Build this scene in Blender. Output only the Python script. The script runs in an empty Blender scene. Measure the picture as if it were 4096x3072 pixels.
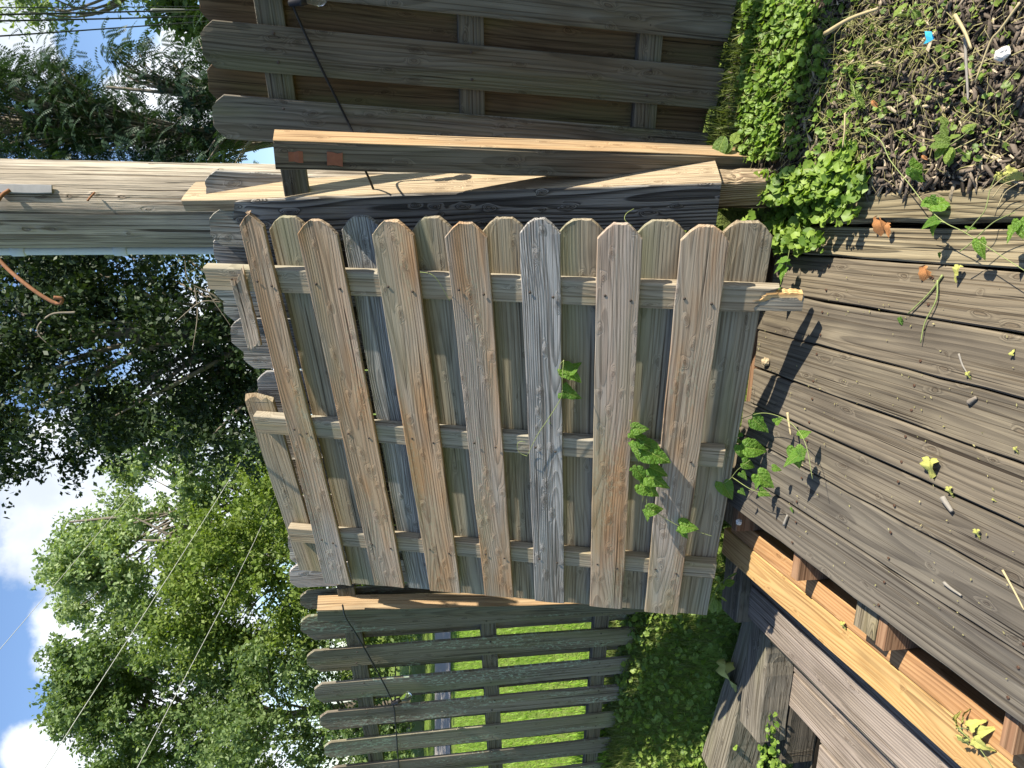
import bpy, math, random
import numpy as np
from mathutils import Vector, Matrix

# ------------------------------------------------------------------ camera
SC = bpy.context.scene
COL = SC.collection
EYE = Vector((0, 0, 1.57)); PITCH = math.radians(12.2); FPX = 2900.0
FWD = Vector((0, math.cos(PITCH), -math.sin(PITCH)))
DWN = Vector((0, -math.sin(PITCH), -math.cos(PITCH)))
RGT = Vector((1, 0, 0))
cam = bpy.data.cameras.new('camera'); cam_o = bpy.data.objects.new('camera', cam); COL.objects.link(cam_o)
cam.sensor_width = 36; cam.lens = 36 * FPX / 4096; cam.clip_start = 0.02; cam.clip_end = 3000
M = Matrix.Identity(4)
for r in range(3):
    M[r][0], M[r][1], M[r][2], M[r][3] = DWN[r], RGT[r], -FWD[r], EYE[r]
cam_o.matrix_world = M                       # the phone was held on its side: world up is image left
SC.camera = cam_o

# ------------------------------------------------------------------ light
SUN = Vector((0.87 * 0.731, -0.49 * 0.731, 0.682)).normalized()
sun = bpy.data.lights.new('sun', 'SUN'); sun.energy = 5.0; sun.angle = math.radians(0.5); sun.color = (1.0, 0.93, 0.80)
sun_o = bpy.data.objects.new('sun', sun); COL.objects.link(sun_o)
sun_o.rotation_euler = SUN.to_track_quat('Z', 'Y').to_euler()
SC.view_settings.view_transform = 'Standard'; SC.view_settings.look = 'None'
SC.view_settings.exposure = 1.12; SC.view_settings.gamma = 1.0; SC.view_settings.use_curve_mapping = False


def ray(x, y):
    return FWD + DWN * ((x - 2048) / FPX) + RGT * ((1536 - y) / FPX)


def at_z(x, y, z=0.0):
    r = ray(x, y); return EYE + r * ((z - EYE.z) / r.z)


def at_y(x, y, d):
    r = ray(x, y); return EYE + r * (d / r.y)


def at_pl(x, y, o, n):
    r = ray(x, y); return EYE + r * ((o - EYE).dot(n) / r.dot(n))


class NT:
    """tiny node helper"""
    def __init__(s, tree):
        s.t = tree; tree.nodes.clear()

    def n(s, kind, **kw):
        nd = s.t.nodes.new(kind)
        for k, v in kw.items(): setattr(nd, k, v)
        return nd

    def put(s, sock, v):
        if isinstance(v, bpy.types.NodeSocket): s.t.links.new(v, sock)
        elif isinstance(v, (tuple, list)) and sock.type == 'RGBA' and len(v) == 3: sock.default_value = (*v, 1)
        else: sock.default_value = v

    def m(s, op, a, b=None, c=None, clamp=False):
        nd = s.n('ShaderNodeMath', operation=op, use_clamp=clamp)
        for i, v in enumerate((a, b, c)):
            if v is not None: s.put(nd.inputs[i], v)
        return nd.outputs[0]

    def vm(s, op, a, b=None, out=0):
        nd = s.n('ShaderNodeVectorMath', operation=op)
        for i, v in enumerate((a, b)):
            if v is not None: s.put(nd.inputs[i], v)
        return nd.outputs['Value' if out == 'v' else 0]

    def xyz(s, x, y, z):
        nd = s.n('ShaderNodeCombineXYZ')
        for i, v in enumerate((x, y, z)): s.put(nd.inputs[i], v)
        return nd.outputs[0]

    def noise(s, vec, scale=1.0, detail=2.0, rough=0.5, dim='3D'):
        nd = s.n('ShaderNodeTexNoise', noise_dimensions=dim)
        s.put(nd.inputs['Vector'], vec); nd.inputs['Scale'].default_value = scale
        nd.inputs['Detail'].default_value = detail; nd.inputs['Roughness'].default_value = rough
        return nd.outputs['Fac']

    def ramp(s, v, lo, hi, a=0.0, b=1.0):
        nd = s.n('ShaderNodeMapRange', interpolation_type='SMOOTHSTEP')
        s.put(nd.inputs['Value'], v)
        for k, q in (('From Min', lo), ('From Max', hi), ('To Min', a), ('To Max', b)): s.put(nd.inputs[k], q)
        return nd.outputs[0]

    def mix(s, f, a, b, mode='MIX'):
        nd = s.n('ShaderNodeMix', data_type='RGBA', blend_type=mode)
        s.put(nd.inputs[0], f); s.put(nd.inputs[6], a); s.put(nd.inputs[7], b)
        return nd.outputs[2]


# ------------------------------------------------------------------ sky
W = bpy.data.worlds.new('World'); SC.world = W; W.use_nodes = True
q = NT(W.node_tree)
sky = q.n('ShaderNodeTexSky', sky_type='NISHITA', sun_disc=False)
sky.sun_elevation = math.asin(SUN.z); sky.sun_rotation = math.atan2(SUN.x, SUN.y)
sky.air_density = 1.0; sky.dust_density = 0.6; sky.ozone_density = 2.2; sky.altitude = 200
g = q.n('ShaderNodeNewGeometry')
d = q.vm('SCALE', g.outputs['Incoming']); d.node.inputs['Scale'].default_value = -1.0
BLOBS = [((230, 1900), .075), ((330, 2080), .10), ((420, 1860), .10), ((440, 2280), .09), ((215, 2230), .045), ((290, 2470), .05), ((400, 2560), .07),
         ((230, 3040), .06), ((330, 2960), .06), ((60, 130), .045), ((100, 215), .04), ((700, 300), .055), ((760, 180), .05), ((560, 420), .05), ((700, 480), .05),
         ((650, 1800), .10), ((760, 2250), .13), ((750, 2700), .13), ((800, 3000), .12), ((900, 1500), .12)]
mask = None
for (px, py), rad in BLOBS:
    c = ray(px, py).normalized()
    ds = q.vm('DISTANCE', d, tuple(c), out='v')
    v = q.m('SUBTRACT', 1.0, q.m('DIVIDE', ds, rad))
    mask = v if mask is None else q.m('MAXIMUM', mask, v)
nz = q.noise(d, 9.0, 8.0, 0.58)
far = q.noise(d, 2.6, 3.0, 0.5)
sepd = q.n('ShaderNodeSeparateXYZ'); q.put(sepd.inputs[0], d)
els = q.ramp(q.vm('DOT_PRODUCT', d, tuple(FWD), out='v'), .45, .62, .0, -1.6)     # scattered cumulus elsewhere in the sky
mask = q.m('MAXIMUM', mask, q.m('ADD', q.m('MULTIPLY', q.m('SUBTRACT', far, .66), 3.0), q.m('MINIMUM', els, 0.0)))
cm = q.ramp(q.m('ADD', q.m('MAXIMUM', mask, -1.0), q.m('MULTIPLY', q.m('SUBTRACT', nz, .5), 1.7)), -.02, .34)
shade = q.ramp(q.noise(d, 7.0, 5.0, .55), .35, .65)
ccol = q.mix(shade, (4.6, 5.0, 5.6), (7.4, 7.6, 7.8))
lum = q.mix(1.0, sky.outputs[0], (1.04, 1.09, 1.16), 'MULTIPLY')
fin = q.mix(q.m('MULTIPLY', cm, .95), lum, ccol)
bg = q.n('ShaderNodeBackground'); q.put(bg.inputs[0], fin); bg.inputs[1].default_value = 0.088
ow = q.n('ShaderNodeOutputWorld'); q.t.links.new(bg.outputs[0], ow.inputs[0])


# ------------------------------------------------------------------ materials
def new_mat(name):
    m = bpy.data.materials.new(name); m.use_nodes = True
    return m, NT(m.node_tree)


def finish(q, color, rough=.8, bump=None, bstr=.5, bdist=.003, spec=.25, trans=0.0, coat=None):
    b = q.n('ShaderNodeBsdfPrincipled'); q.put(b.inputs['Base Color'], color); q.put(b.inputs['Roughness'], rough)
    b.inputs['Specular IOR Level'].default_value = spec
    if bump is not None:
        bn = q.n('ShaderNodeBump'); bn.inputs['Strength'].default_value = bstr; bn.inputs['Distance'].default_value = bdist
        q.put(bn.inputs['Height'], bump); q.t.links.new(bn.outputs[0], b.inputs['Normal'])
    out = q.n('ShaderNodeOutputMaterial')
    if trans:
        tr = q.n('ShaderNodeBsdfTranslucent'); q.put(tr.inputs[0], q.mix(1.0, color, (1.5, 1.6, .6), 'MULTIPLY'))
        mx = q.n('ShaderNodeMixShader'); mx.inputs[0].default_value = trans
        q.t.links.new(b.outputs[0], mx.inputs[1]); q.t.links.new(tr.outputs[0], mx.inputs[2]); q.t.links.new(mx.outputs[0], out.inputs[0])
    else:
        q.t.links.new(b.outputs[0], out.inputs[0])


def wood(name, light, dark, stain, stain_amt=.5, ring=.009, ringc=.7, fibre=.5, knots=.45, crack=.8, bstr=.7, bdist=.003, green=0.0,
         lichen=0.0, rough=.85, spec=.2, stain2=None, lines=.7):
    m, q = new_mat(name)
    tc = q.n('ShaderNodeTexCoord'); oi = q.n('ShaderNodeObjectInfo'); rnd = oi.outputs['Random']
    sp = q.n('ShaderNodeSeparateXYZ'); q.put(sp.inputs[0], tc.outputs['Object'])
    x, y, z = sp.outputs[0], sp.outputs[1], sp.outputs[2]
    r1 = q.m('MULTIPLY', rnd, 37.0); r2 = q.m('FRACT', q.m('MULTIPLY', rnd, 91.7)); r3 = q.m('FRACT', q.m('MULTIPLY', rnd, 53.3))
    px = q.m('ADD', x, r1)
    # knots
    vo = q.n('ShaderNodeTexVoronoi', voronoi_dimensions='2D', feature='F1')
    wob = q.m('MULTIPLY', q.noise(q.xyz(q.m('MULTIPLY', px, 14), q.m('MULTIPLY', y, 30), r1), 1, 1), .16)
    q.put(vo.inputs['Vector'], q.xyz(q.m('ADD', q.m('MULTIPLY', px, 2.1), wob), q.m('ADD', q.m('MULTIPLY', y, 5.0), q.m('MULTIPLY', r2, 9)), 0.0))
    dk = vo.outputs['Distance']
    vs = q.n('ShaderNodeSeparateColor'); q.put(vs.inputs[0], vo.outputs['Color'])
    en = q.m('GREATER_THAN', vs.outputs[0], 1 - knots * .6)
    size = q.m('ADD', q.m('MULTIPLY', vs.outputs[1], .6), .65)
    dd = q.m('DIVIDE', dk, size)
    infl = q.m('MULTIPLY', q.m('POWER', 2.718, q.m('MULTIPLY', q.m('MULTIPLY', dd, dd), -16.0)), en)
    core = q.m('MULTIPLY', q.ramp(dd, .115, .06), en)
    # rings, cut as arches where the board passes near the pith
    n1 = q.noise(q.xyz(q.m('MULTIPLY', px, 1.2), r1, 0.0), 1, 1)
    n2 = q.noise(q.xyz(q.m('MULTIPLY', px, .9), 7.3, r1), 1, 1)
    n3 = q.noise(q.xyz(q.m('MULTIPLY', px, 2.2), q.m('MULTIPLY', y, 20), r1), 1, 1)
    yy = q.m('ADD', q.m('ADD', y, q.m('MULTIPLY', q.m('SUBTRACT', r2, .5), .11)), q.m('MULTIPLY', q.m('SUBTRACT', n1, .5), .10))
    zz = q.m('ADD', q.m('ADD', z, q.m('ADD', q.m('MULTIPLY', r3, .05), .012)), q.m('MULTIPLY', q.m('SUBTRACT', n2, .5), .10))
    rr = q.m('SQRT', q.m('ADD', q.m('MULTIPLY', yy, yy), q.m('MULTIPLY', zz, zz)))
    rr = q.m('ADD', q.m('ADD', rr, q.m('MULTIPLY', infl, .045)), q.m('MULTIPLY', n3, .004))
    t = q.m('FRACT', q.m('DIVIDE', rr, ring))
    late = q.m('MULTIPLY', q.ramp(t, .25, .85), q.ramp(t, 1.0, .92))        # dark late-wood band of each ring
    fib = q.noise(q.xyz(q.m('MULTIPLY', px, 5), q.m('MULTIPLY', y, 210), q.m('MULTIPLY', z, 210)), 1, 3, .6)
    fib2 = q.noise(q.xyz(q.m('MULTIPLY', px, 2.0), q.m('MULTIPLY', y, 60), q.m('ADD', q.m('MULTIPLY', z, 60), r1)), 1, 3, .6)
    f = q.m('ADD', q.m('MULTIPLY', q.m('SUBTRACT', 1.0, late), ringc), q.m('MULTIPLY', q.m('SUBTRACT', fib, .5), fibre * 1.6))
    f = q.m('ADD', f, q.m('MULTIPLY', q.m('SUBTRACT', fib2, .5), fibre * 1.8))
    f = q.m('ADD', f, (1 - ringc) * .6, clamp=True)
    col = q.mix(f, dark, light)
    s1 = q.noise(q.xyz(q.m('MULTIPLY', px, 1.7), q.m('MULTIPLY', y, 11), r1), 1, 3, .6)
    s2 = q.noise(q.xyz(q.m('MULTIPLY', px, 2.6), q.m('MULTIPLY', y, 7), q.m('ADD', r1, 5.0)), 1, 3, .6)
    col = q.mix(q.m('MULTIPLY', q.ramp(s1, .42, .66), stain_amt), col, q.mix(1.0, stain, q.mix(f, (.62, .6, .58), (1.25, 1.22, 1.2)), 'MULTIPLY'))
    col = q.mix(q.m('MULTIPLY', q.ramp(s2, .5, .72), .5), col, q.mix(1.0, col, (.52, .50, .50), 'MULTIPLY'))
    s4 = q.noise(q.xyz(q.m('MULTIPLY', px, .8), q.m('MULTIPLY', y, 5), q.m('ADD', r1, 21.0)), 1, 2, .6)
    if stain2: col = q.mix(q.m('MULTIPLY', q.ramp(s4, .46, .62), .7), col, q.mix(1.0, stain2, q.mix(f, (.6, .58, .56), (1.25, 1.22, 1.2)), 'MULTIPLY'))
    dl = q.noise(q.xyz(q.m('MULTIPLY', px, .9), q.m('MULTIPLY', y, 130), q.m('ADD', q.m('MULTIPLY', z, 130), r1)), 1, 2, .55)
    dlm = q.m('MULTIPLY', q.ramp(dl, .53, .64), lines)
    col = q.mix(dlm, col, q.mix(1.0, col, (.45, .41, .37), 'MULTIPLY'))
    if green:
        s3 = q.noise(q.xyz(q.m('MULTIPLY', px, 1.3), q.m('MULTIPLY', y, 8), q.m('ADD', r1, 11.0)), 1, 2)
        col = q.mix(q.m('MULTIPLY', q.ramp(s3, .48, .72), green), col, (.16, .175, .07))
    if lichen:
        l1 = q.noise(q.xyz(q.m('MULTIPLY', px, 40), q.m('MULTIPLY', y, 90), r1), 1, 4, .7)
        l2 = q.noise(q.xyz(q.m('MULTIPLY', px, 1.4), q.m('MULTIPLY', y, 9), q.m('ADD', r1, 3.0)), 1, 1)
        col = q.mix(q.m('MULTIPLY', q.m('MULTIPLY', q.ramp(l1, .52, .6), q.ramp(l2, .5, .62)), lichen), col, (.30, .36, .27))
    ck = q.noise(q.xyz(q.m('MULTIPLY', px, 1.1), q.m('MULTIPLY', y, 62), q.m('ADD', r1, 2.0)), 1, 2, .5)
    ckm = q.m('MULTIPLY', q.ramp(ck, .66, .70), crack)
    col = q.mix(ckm, col, q.mix(1.0, col, (.22, .2, .19), 'MULTIPLY'))
    krg = q.m('MULTIPLY', q.ramp(dd, .17, .12), q.m('MULTIPLY', q.ramp(dd, .085, .11), en))
    col = q.mix(q.m('MULTIPLY', krg, .55), col, q.mix(1.0, col, (.35, .31, .28), 'MULTIPLY'))
    col = q.mix(q.m('MULTIPLY', core, .5), col, q.mix(1.0, col, (.55, .47, .42), 'MULTIPLY'))
    col = q.mix(1.0, col, oi.outputs['Color'], 'MULTIPLY')
    h = q.m('ADD', q.m('MULTIPLY', late, .55), q.m('MULTIPLY', fib, .6))
    h = q.m('ADD', h, q.m('MULTIPLY', fib2, .5))
    h = q.m('SUBTRACT', h, q.m('MULTIPLY', ckm, 1.6))
    h = q.m('SUBTRACT', q.m('ADD', h, q.m('MULTIPLY', core, -.5)), q.m('MULTIPLY', dlm, .7))
    finish(q, col, rough, h, bstr, bdist, spec)
    return m


MAT = {}
MAT['panel'] = wood('weathered_panel_wood', (.40, .325, .24), (.215, .16, .11), (.36, .215, .11), .75, ring=.0085, ringc=.5, bstr=.55, bdist=.0022, green=.25, knots=.55, stain2=(.31, .30, .285), lines=.55, lichen=.25)
MAT['back'] = wood('weathered_back_wood', (.33, .285, .215), (.19, .155, .11), (.26, .20, .125), .6, ring=.011, ringc=.45, bstr=.4, green=.3, knots=.3, stain2=(.25, .245, .21))
MAT['silver'] = wood('silver_grey_wood', (.37, .355, .335), (.125, .118, .108), (.43, .415, .395), .5, ring=.0075, ringc=.6, bstr=.8, bdist=.003, knots=.4, stain2=(.21, .195, .17), lines=.8)
MAT['deck'] = wood('deck_wood', (.200, .172, .128), (.060, .051, .041), (.082, .072, .060), .65, ring=.019, ringc=.42, fibre=.5, bstr=.45, bdist=.003, knots=.22, crack=1.0, stain2=(.145, .126, .096), lines=.75)
MAT['tread'] = wood('grey_tread_wood', (.26, .225, .185), (.115, .098, .08), (.29, .262, .235), .6, ring=.012, ringc=.5, bstr=.6, knots=.15, lines=.8)
MAT['timber'] = wood('old_timber_wood', (.21, .195, .16), (.085, .078, .062), (.15, .145, .13), .5, ring=.02, ringc=.4, bstr=.9, bdist=.005, knots=.25, crack=1.0, green=.3)
MAT['curb'] = wood('curb_timber_wood', (.29, .245, .16), (.10, .082, .052), (.20, .18, .12), .5, ring=.015, ringc=.75, fibre=.4, bstr=.9, bdist=.004, knots=.1, crack=1.0, lines=.9)
MAT['yellow'] = wood('fresh_yellow_wood', (.47, .315, .145), (.36, .215, .085), (.29, .16, .08), .45, ring=.012, ringc=.75, fibre=.3, bstr=.3, bdist=.0012, knots=.25, crack=.4, lines=.45, stain2=(.36, .24, .12))
MAT['joist'] = wood('brown_joist_wood', (.30, .19, .115), (.19, .105, .06), (.19, .135, .09), .5, ring=.01, ringc=.7, fibre=.3, bstr=.4, bdist=.001, knots=.1, crack=.3)
MAT['fence'] = wood('shaded_fence_wood', (.205, .185, .152), (.10, .088, .070), (.135, .105, .07), .7, ring=.012, ringc=.5, bstr=.7, green=.35, knots=.5, stain2=(.16, .145, .12))
MAT['fencel'] = wood('lichen_fence_wood', (.235, .21, .165), (.125, .11, .083), (.15, .13, .09), .6, ring=.012, ringc=.4, bstr=.7, green=.4, lichen=.85, knots=.4)
MAT['fenceb'] = wood('brown_fence_back_wood', (.155, .098, .055), (.085, .052, .029), (.10, .08, .045), .5, ring=.014, ringc=.5, bstr=.5, green=.3, knots=.35)
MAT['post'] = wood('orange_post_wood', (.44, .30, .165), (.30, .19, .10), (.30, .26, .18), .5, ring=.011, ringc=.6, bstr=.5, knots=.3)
MAT['beam'] = wood('bleached_beam_wood', (.40, .335, .24), (.24, .19, .135), (.40, .33, .22), .5, ring=.012, ringc=.45, bstr=.7, knots=.35)
MAT['beamd'] = wood('sun_streaked_dark_beam_wood', (.33, .305, .265), (.055, .048, .042), (.13, .12, .105), .4, ring=.013, ringc=.85, fibre=.3, bstr=1.0, bdist=.005, knots=.4, lines=.6)  # pale ring lines paint in raking sunlight along the real grain
MAT['pole'] = wood('utility_pole_wood', (.50, .435, .345), (.25, .215, .17), (.38, .34, .285), .5, ring=.05, ringc=.2, fibre=1.1, bstr=1.0, bdist=.008, knots=.2, crack=1.0, lines=.9, stain2=(.24, .205, .16))
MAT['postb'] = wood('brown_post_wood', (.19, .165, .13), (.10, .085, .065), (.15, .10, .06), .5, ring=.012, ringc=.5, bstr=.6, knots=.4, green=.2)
MAT['fresh'] = wood('fresh_split_wood', (.62, .42, .20), (.48, .28, .11), (.5, .3, .12), .3, ring=.01, ringc=.6, bstr=.7, knots=.0)
MAT['endgrain'] = wood('rotten_wood', (.40, .31, .20), (.16, .11, .07), (.25, .17, .1), .6, ring=.006, ringc=.6, bstr=1.0, bdist=.008, knots=.2, crack=1.0)


def plain(name, col, rough=.6, var=.0, scale=20., metal=0., bstr=0., spec=.3):
    m, q = new_mat(name)
    tc = q.n('ShaderNodeTexCoord')
    nz = q.noise(tc.outputs['Object'], scale, 4, .6)
    c = q.mix(nz, tuple(a * (1 - var) for a in col), tuple(a * (1 + var) for a in col))
    finish(q, c, rough, nz if bstr else None, bstr, .003, spec)
    if metal: m.node_tree.nodes['Principled BSDF'].inputs['Metallic'].default_value = metal
    return m


MAT['black'] = plain('black_rubber', (.012, .012, .013), .45, .2)
MAT['wire_dark'] = plain('dark_cable', (.03, .035, .05), .6, .2)
MAT['wire_pale'] = plain('pale_cable', (.42, .42, .40), .5, .1)
MAT['rust'] = plain('rusty_steel', (.21, .095, .045), .8, .5, 60, bstr=.3)
MAT['screw'] = plain('rusty_screw', (.10, .055, .035), .6, .4, 200, metal=.4)
MAT['nail'] = plain('dark_nail', (.06, .045, .035), .7, .3, 200)
MAT['steel'] = plain('dull_bracket', (.22, .22, .22), .6, .2, 30)
MAT['conduit'] = plain('white_conduit', (.55, .60, .64), .5, .1)
MAT['paint'] = plain('faded_red_paint', (.25, .09, .05), .8, .3, 50)
MAT['stone'] = plain('tan_pebble', (.36, .28, .17), .8, .4, 40, bstr=.6)
MAT['white_stone'] = plain('pale_rock', (.6, .57, .52), .8, .2, 60, bstr=.6)
MAT['blue'] = plain('blue_plastic', (.03, .30, .50), .4, .2)
MAT['stem'] = plain('green_stem', (.22, .26, .09), .6, .2)
MAT['stem_dry'] = plain('dry_stem', (.38, .31, .17), .7, .2)
MAT['twig'] = plain('grey_twig', (.22, .20, .17), .8, .3, 60, bstr=.5)
MAT['bark'] = plain('tree_bark', (.17, .145, .115), .9, .4, 12, bstr=.8)
MAT['dry'] = plain('dry_orange_leaf', (.36, .16, .055), .7, .35, 60, bstr=.4)
MAT['wilt'] = plain('wilted_yellow_leaf', (.34, .34, .09), .6, .35, 50, bstr=.5)
MAT['asphalt'] = plain('grey_road', (.26, .235, .21), .9, .12, 3)
m, q = new_mat('bulb_glass')
gl = q.n('ShaderNodeBsdfGlass'); gl.inputs['Roughness'].default_value = .02; gl.inputs['IOR'].default_value = 1.15
o = q.n('ShaderNodeOutputMaterial'); q.t.links.new(gl.outputs[0], o.inputs[0]); MAT['glass'] = m


def leafmat(name, c1, c2, rough=.5, trans=.35, spec=.35, veins=False):
    m, q = new_mat(name)
    g = q.n('ShaderNodeNewGeometry'); tc = q.n('ShaderNodeTexCoord'); oi = q.n('ShaderNodeObjectInfo')
    r = q.m('FRACT', q.m('ADD', g.outputs['Random Per Island'], oi.outputs['Random']))
    nz = q.noise(tc.outputs['Object'], 1.3 if not veins else 30, 2)
    c = q.mix(r, c1, c2)
    c = q.mix(q.m('MULTIPLY', q.ramp(nz, .3, .7), .4), c, q.mix(1.0, c, (.6, .75, .6), 'MULTIPLY'))
    if veins:
        sp = q.n('ShaderNodeSeparateXYZ'); q.put(sp.inputs[0], tc.outputs['Object']); ax_ = q.m('ABSOLUTE', sp.outputs[0])
        mid = q.ramp(ax_, .030, .012)
        lat = q.m('FRACT', q.m('MULTIPLY', q.m('SUBTRACT', sp.outputs[1], q.m('MULTIPLY', ax_, 1.0)), 5.0))
        lat = q.m('MULTIPLY', q.ramp(q.m('ABSOLUTE', q.m('SUBTRACT', lat, .5)), .10, .03), .6)
        v = q.m('MAXIMUM', mid, lat); c = q.mix(q.m('MULTIPLY', v, .6), c, (.30, .40, .10))
        nz = q.m('SUBTRACT', q.noise(tc.outputs['Object'], 9, 3), q.m('MULTIPLY', v, .5))
    finish(q, c, rough, nz if veins else None, .5, .03, spec, trans)
    return m


MAT['leaf'] = leafmat('vine_leaf', (.085, .19, .022), (.16, .29, .035), .45, .4, .4, True)
MAT['ivy'] = leafmat('ground_ivy_leaf', (.085, .16, .018), (.26, .36, .065), .5, .35, .35)
MAT['weed'] = leafmat('weed_leaf', (.10, .17, .03), (.25, .33, .065), .5, .4, .4, True)
MAT['grass'] = leafmat('grass_blade', (.075, .105, .024), (.18, .20, .06), .55, .35, .3)
MAT['straw'] = leafmat('dry_grass_blade', (.30, .27, .11), (.46, .40, .2), .6, .3, .3)
MAT['lawn'] = leafmat('lawn_blade', (.15, .27, .03), (.26, .38, .05), .5, .35, .3)
MAT['tree_light'] = leafmat('light_green_foliage', (.15, .22, .085), (.31, .37, .18), .5, .35, .4)
MAT['tree_mid'] = leafmat('mid_green_foliage', (.085, .14, .045), (.20, .26, .10), .5, .35, .35)
MAT['tree_yellow'] = leafmat('yellow_green_foliage', (.10, .155, .03), (.21, .265, .06), .5, .35, .3)
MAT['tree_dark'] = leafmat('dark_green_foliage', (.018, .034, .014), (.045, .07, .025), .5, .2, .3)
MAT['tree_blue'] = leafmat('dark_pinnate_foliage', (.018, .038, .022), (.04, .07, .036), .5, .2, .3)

m, q = new_mat('mulch_chip')
g = q.n('ShaderNodeNewGeometry'); tc = q.n('ShaderNodeTexCoord')
r = g.outputs['Random Per Island']
c = q.mix(q.ramp(r, 0, .75), (.020, .016, .013), (.105, .085, .066))
c = q.mix(q.ramp(r, .86, .97), c, (.34, .28, .20))
nz = q.noise(tc.outputs['Object'], 180, 3)
finish(q, q.mix(nz, c, q.mix(1.0, c, (1.7, 1.65, 1.6), 'MULTIPLY')), .85, nz, .8, .002, .2); MAT['chip'] = m

m, q = new_mat('soil_and_grass')
tc = q.n('ShaderNodeTexCoord')
n1 = q.noise(tc.outputs['Object'], 6, 5, .6); n2 = q.noise(tc.outputs['Object'], 70, 3, .6); n3 = q.noise(tc.outputs['Object'], .35, 3)
at = q.n('ShaderNodeAttribute'); at.attribute_name = 'bed'
soil = q.mix(n2, (.020, .016, .013), (.075, .058, .045))
gr = q.mix(n2, (.07, .12, .018), (.17, .24, .045)); gr = q.mix(q.m('MULTIPLY', q.ramp(n3, .4, .65), .5), gr, (.20, .23, .06))
gr2 = q.mix(q.ramp(n1, .4, .6), gr, q.mix(1.0, gr, (.8, .85, .7), 'MULTIPLY'))
finish(q, q.mix(at.outputs['Fac'], gr2, soil), .95, n2, .8, .02, .1); MAT['ground'] = m


# ------------------------------------------------------------------ object helpers
def mesh(name, V, F, mat, smooth=False):
    me = bpy.data.meshes.new(name)
    me.from_pydata([tuple(v) for v in V], [], F); me.materials.append(mat)
    if smooth: me.polygons.foreach_set('use_smooth', [True] * len(me.polygons))
    me.update(); return me


def mesh_np(name, V, k, mat, smooth=False):
    """V: (n,3) vertices, every k in a row make one face"""
    V = np.asarray(V, np.float32).reshape(-1, 3); n = len(V); me = bpy.data.meshes.new(name)
    me.vertices.add(n); me.vertices.foreach_set('co', V.ravel())
    me.loops.add(n); me.loops.foreach_set('vertex_index', np.arange(n, dtype=np.int32))
    me.polygons.add(n // k); me.polygons.foreach_set('loop_start', np.arange(0, n, k, dtype=np.int32))
    me.materials.append(mat); me.update(calc_edges=True); me.validate()
    return me


def mesh_idx(name, V, F, mat, smooth=False):
    """V (n,3), F (m,k) numpy"""
    V = np.asarray(V, np.float32); F = np.asarray(F, np.int32); me = bpy.data.meshes.new(name)
    me.vertices.add(len(V)); me.vertices.foreach_set('co', V.ravel())
    me.loops.add(F.size); me.loops.foreach_set('vertex_index', F.ravel())
    me.polygons.add(len(F)); me.polygons.foreach_set('loop_start', np.arange(0, F.size, F.shape[1], dtype=np.int32))
    if smooth: me.polygons.foreach_set('use_smooth', np.ones(len(F), bool))
    me.materials.append(mat); me.update(calc_edges=True)
    return me


def tag(o, label=None, cat=None, group=None, kind=None):
    if label: o['label'] = label
    if cat: o['category'] = cat
    if group: o['group'] = group
    if kind: o['kind'] = kind
    return o


def thing(name, loc, label, cat, group=None):
    o = bpy.data.objects.new(name, None); COL.objects.link(o); o.location = loc; o.empty_display_size = .1
    return tag(o, label, cat, group)


ROOTS = {}


def wpos(o):
    return ROOTS.get(o.name, None) or Matrix.Translation(o.location)


def link(name, me, mw, parent=None, color=None, **kw):
    """place a mesh by its world matrix, under parent"""
    o = bpy.data.objects.new(name, me); COL.objects.link(o)
    ROOTS[o.name] = mw.copy()
    if parent is not None:
        o.parent = parent; o.matrix_basis = wpos(parent).inverted() @ mw
    else: o.matrix_basis = mw
    if color: o.color = (*color, 1)
    tag(o, **kw); return o


def frame(p, x, n):
    """matrix: local X along x, local Z along n"""
    x = Vector(x).normalized(); n = Vector(n); n = (n - x * n.dot(x)).normalized(); y = n.cross(x)
    m = Matrix.Identity(4)
    for r in range(3): m[r][0], m[r][1], m[r][2], m[r][3] = x[r], y[r], n[r], p[r]
    return m


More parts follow.
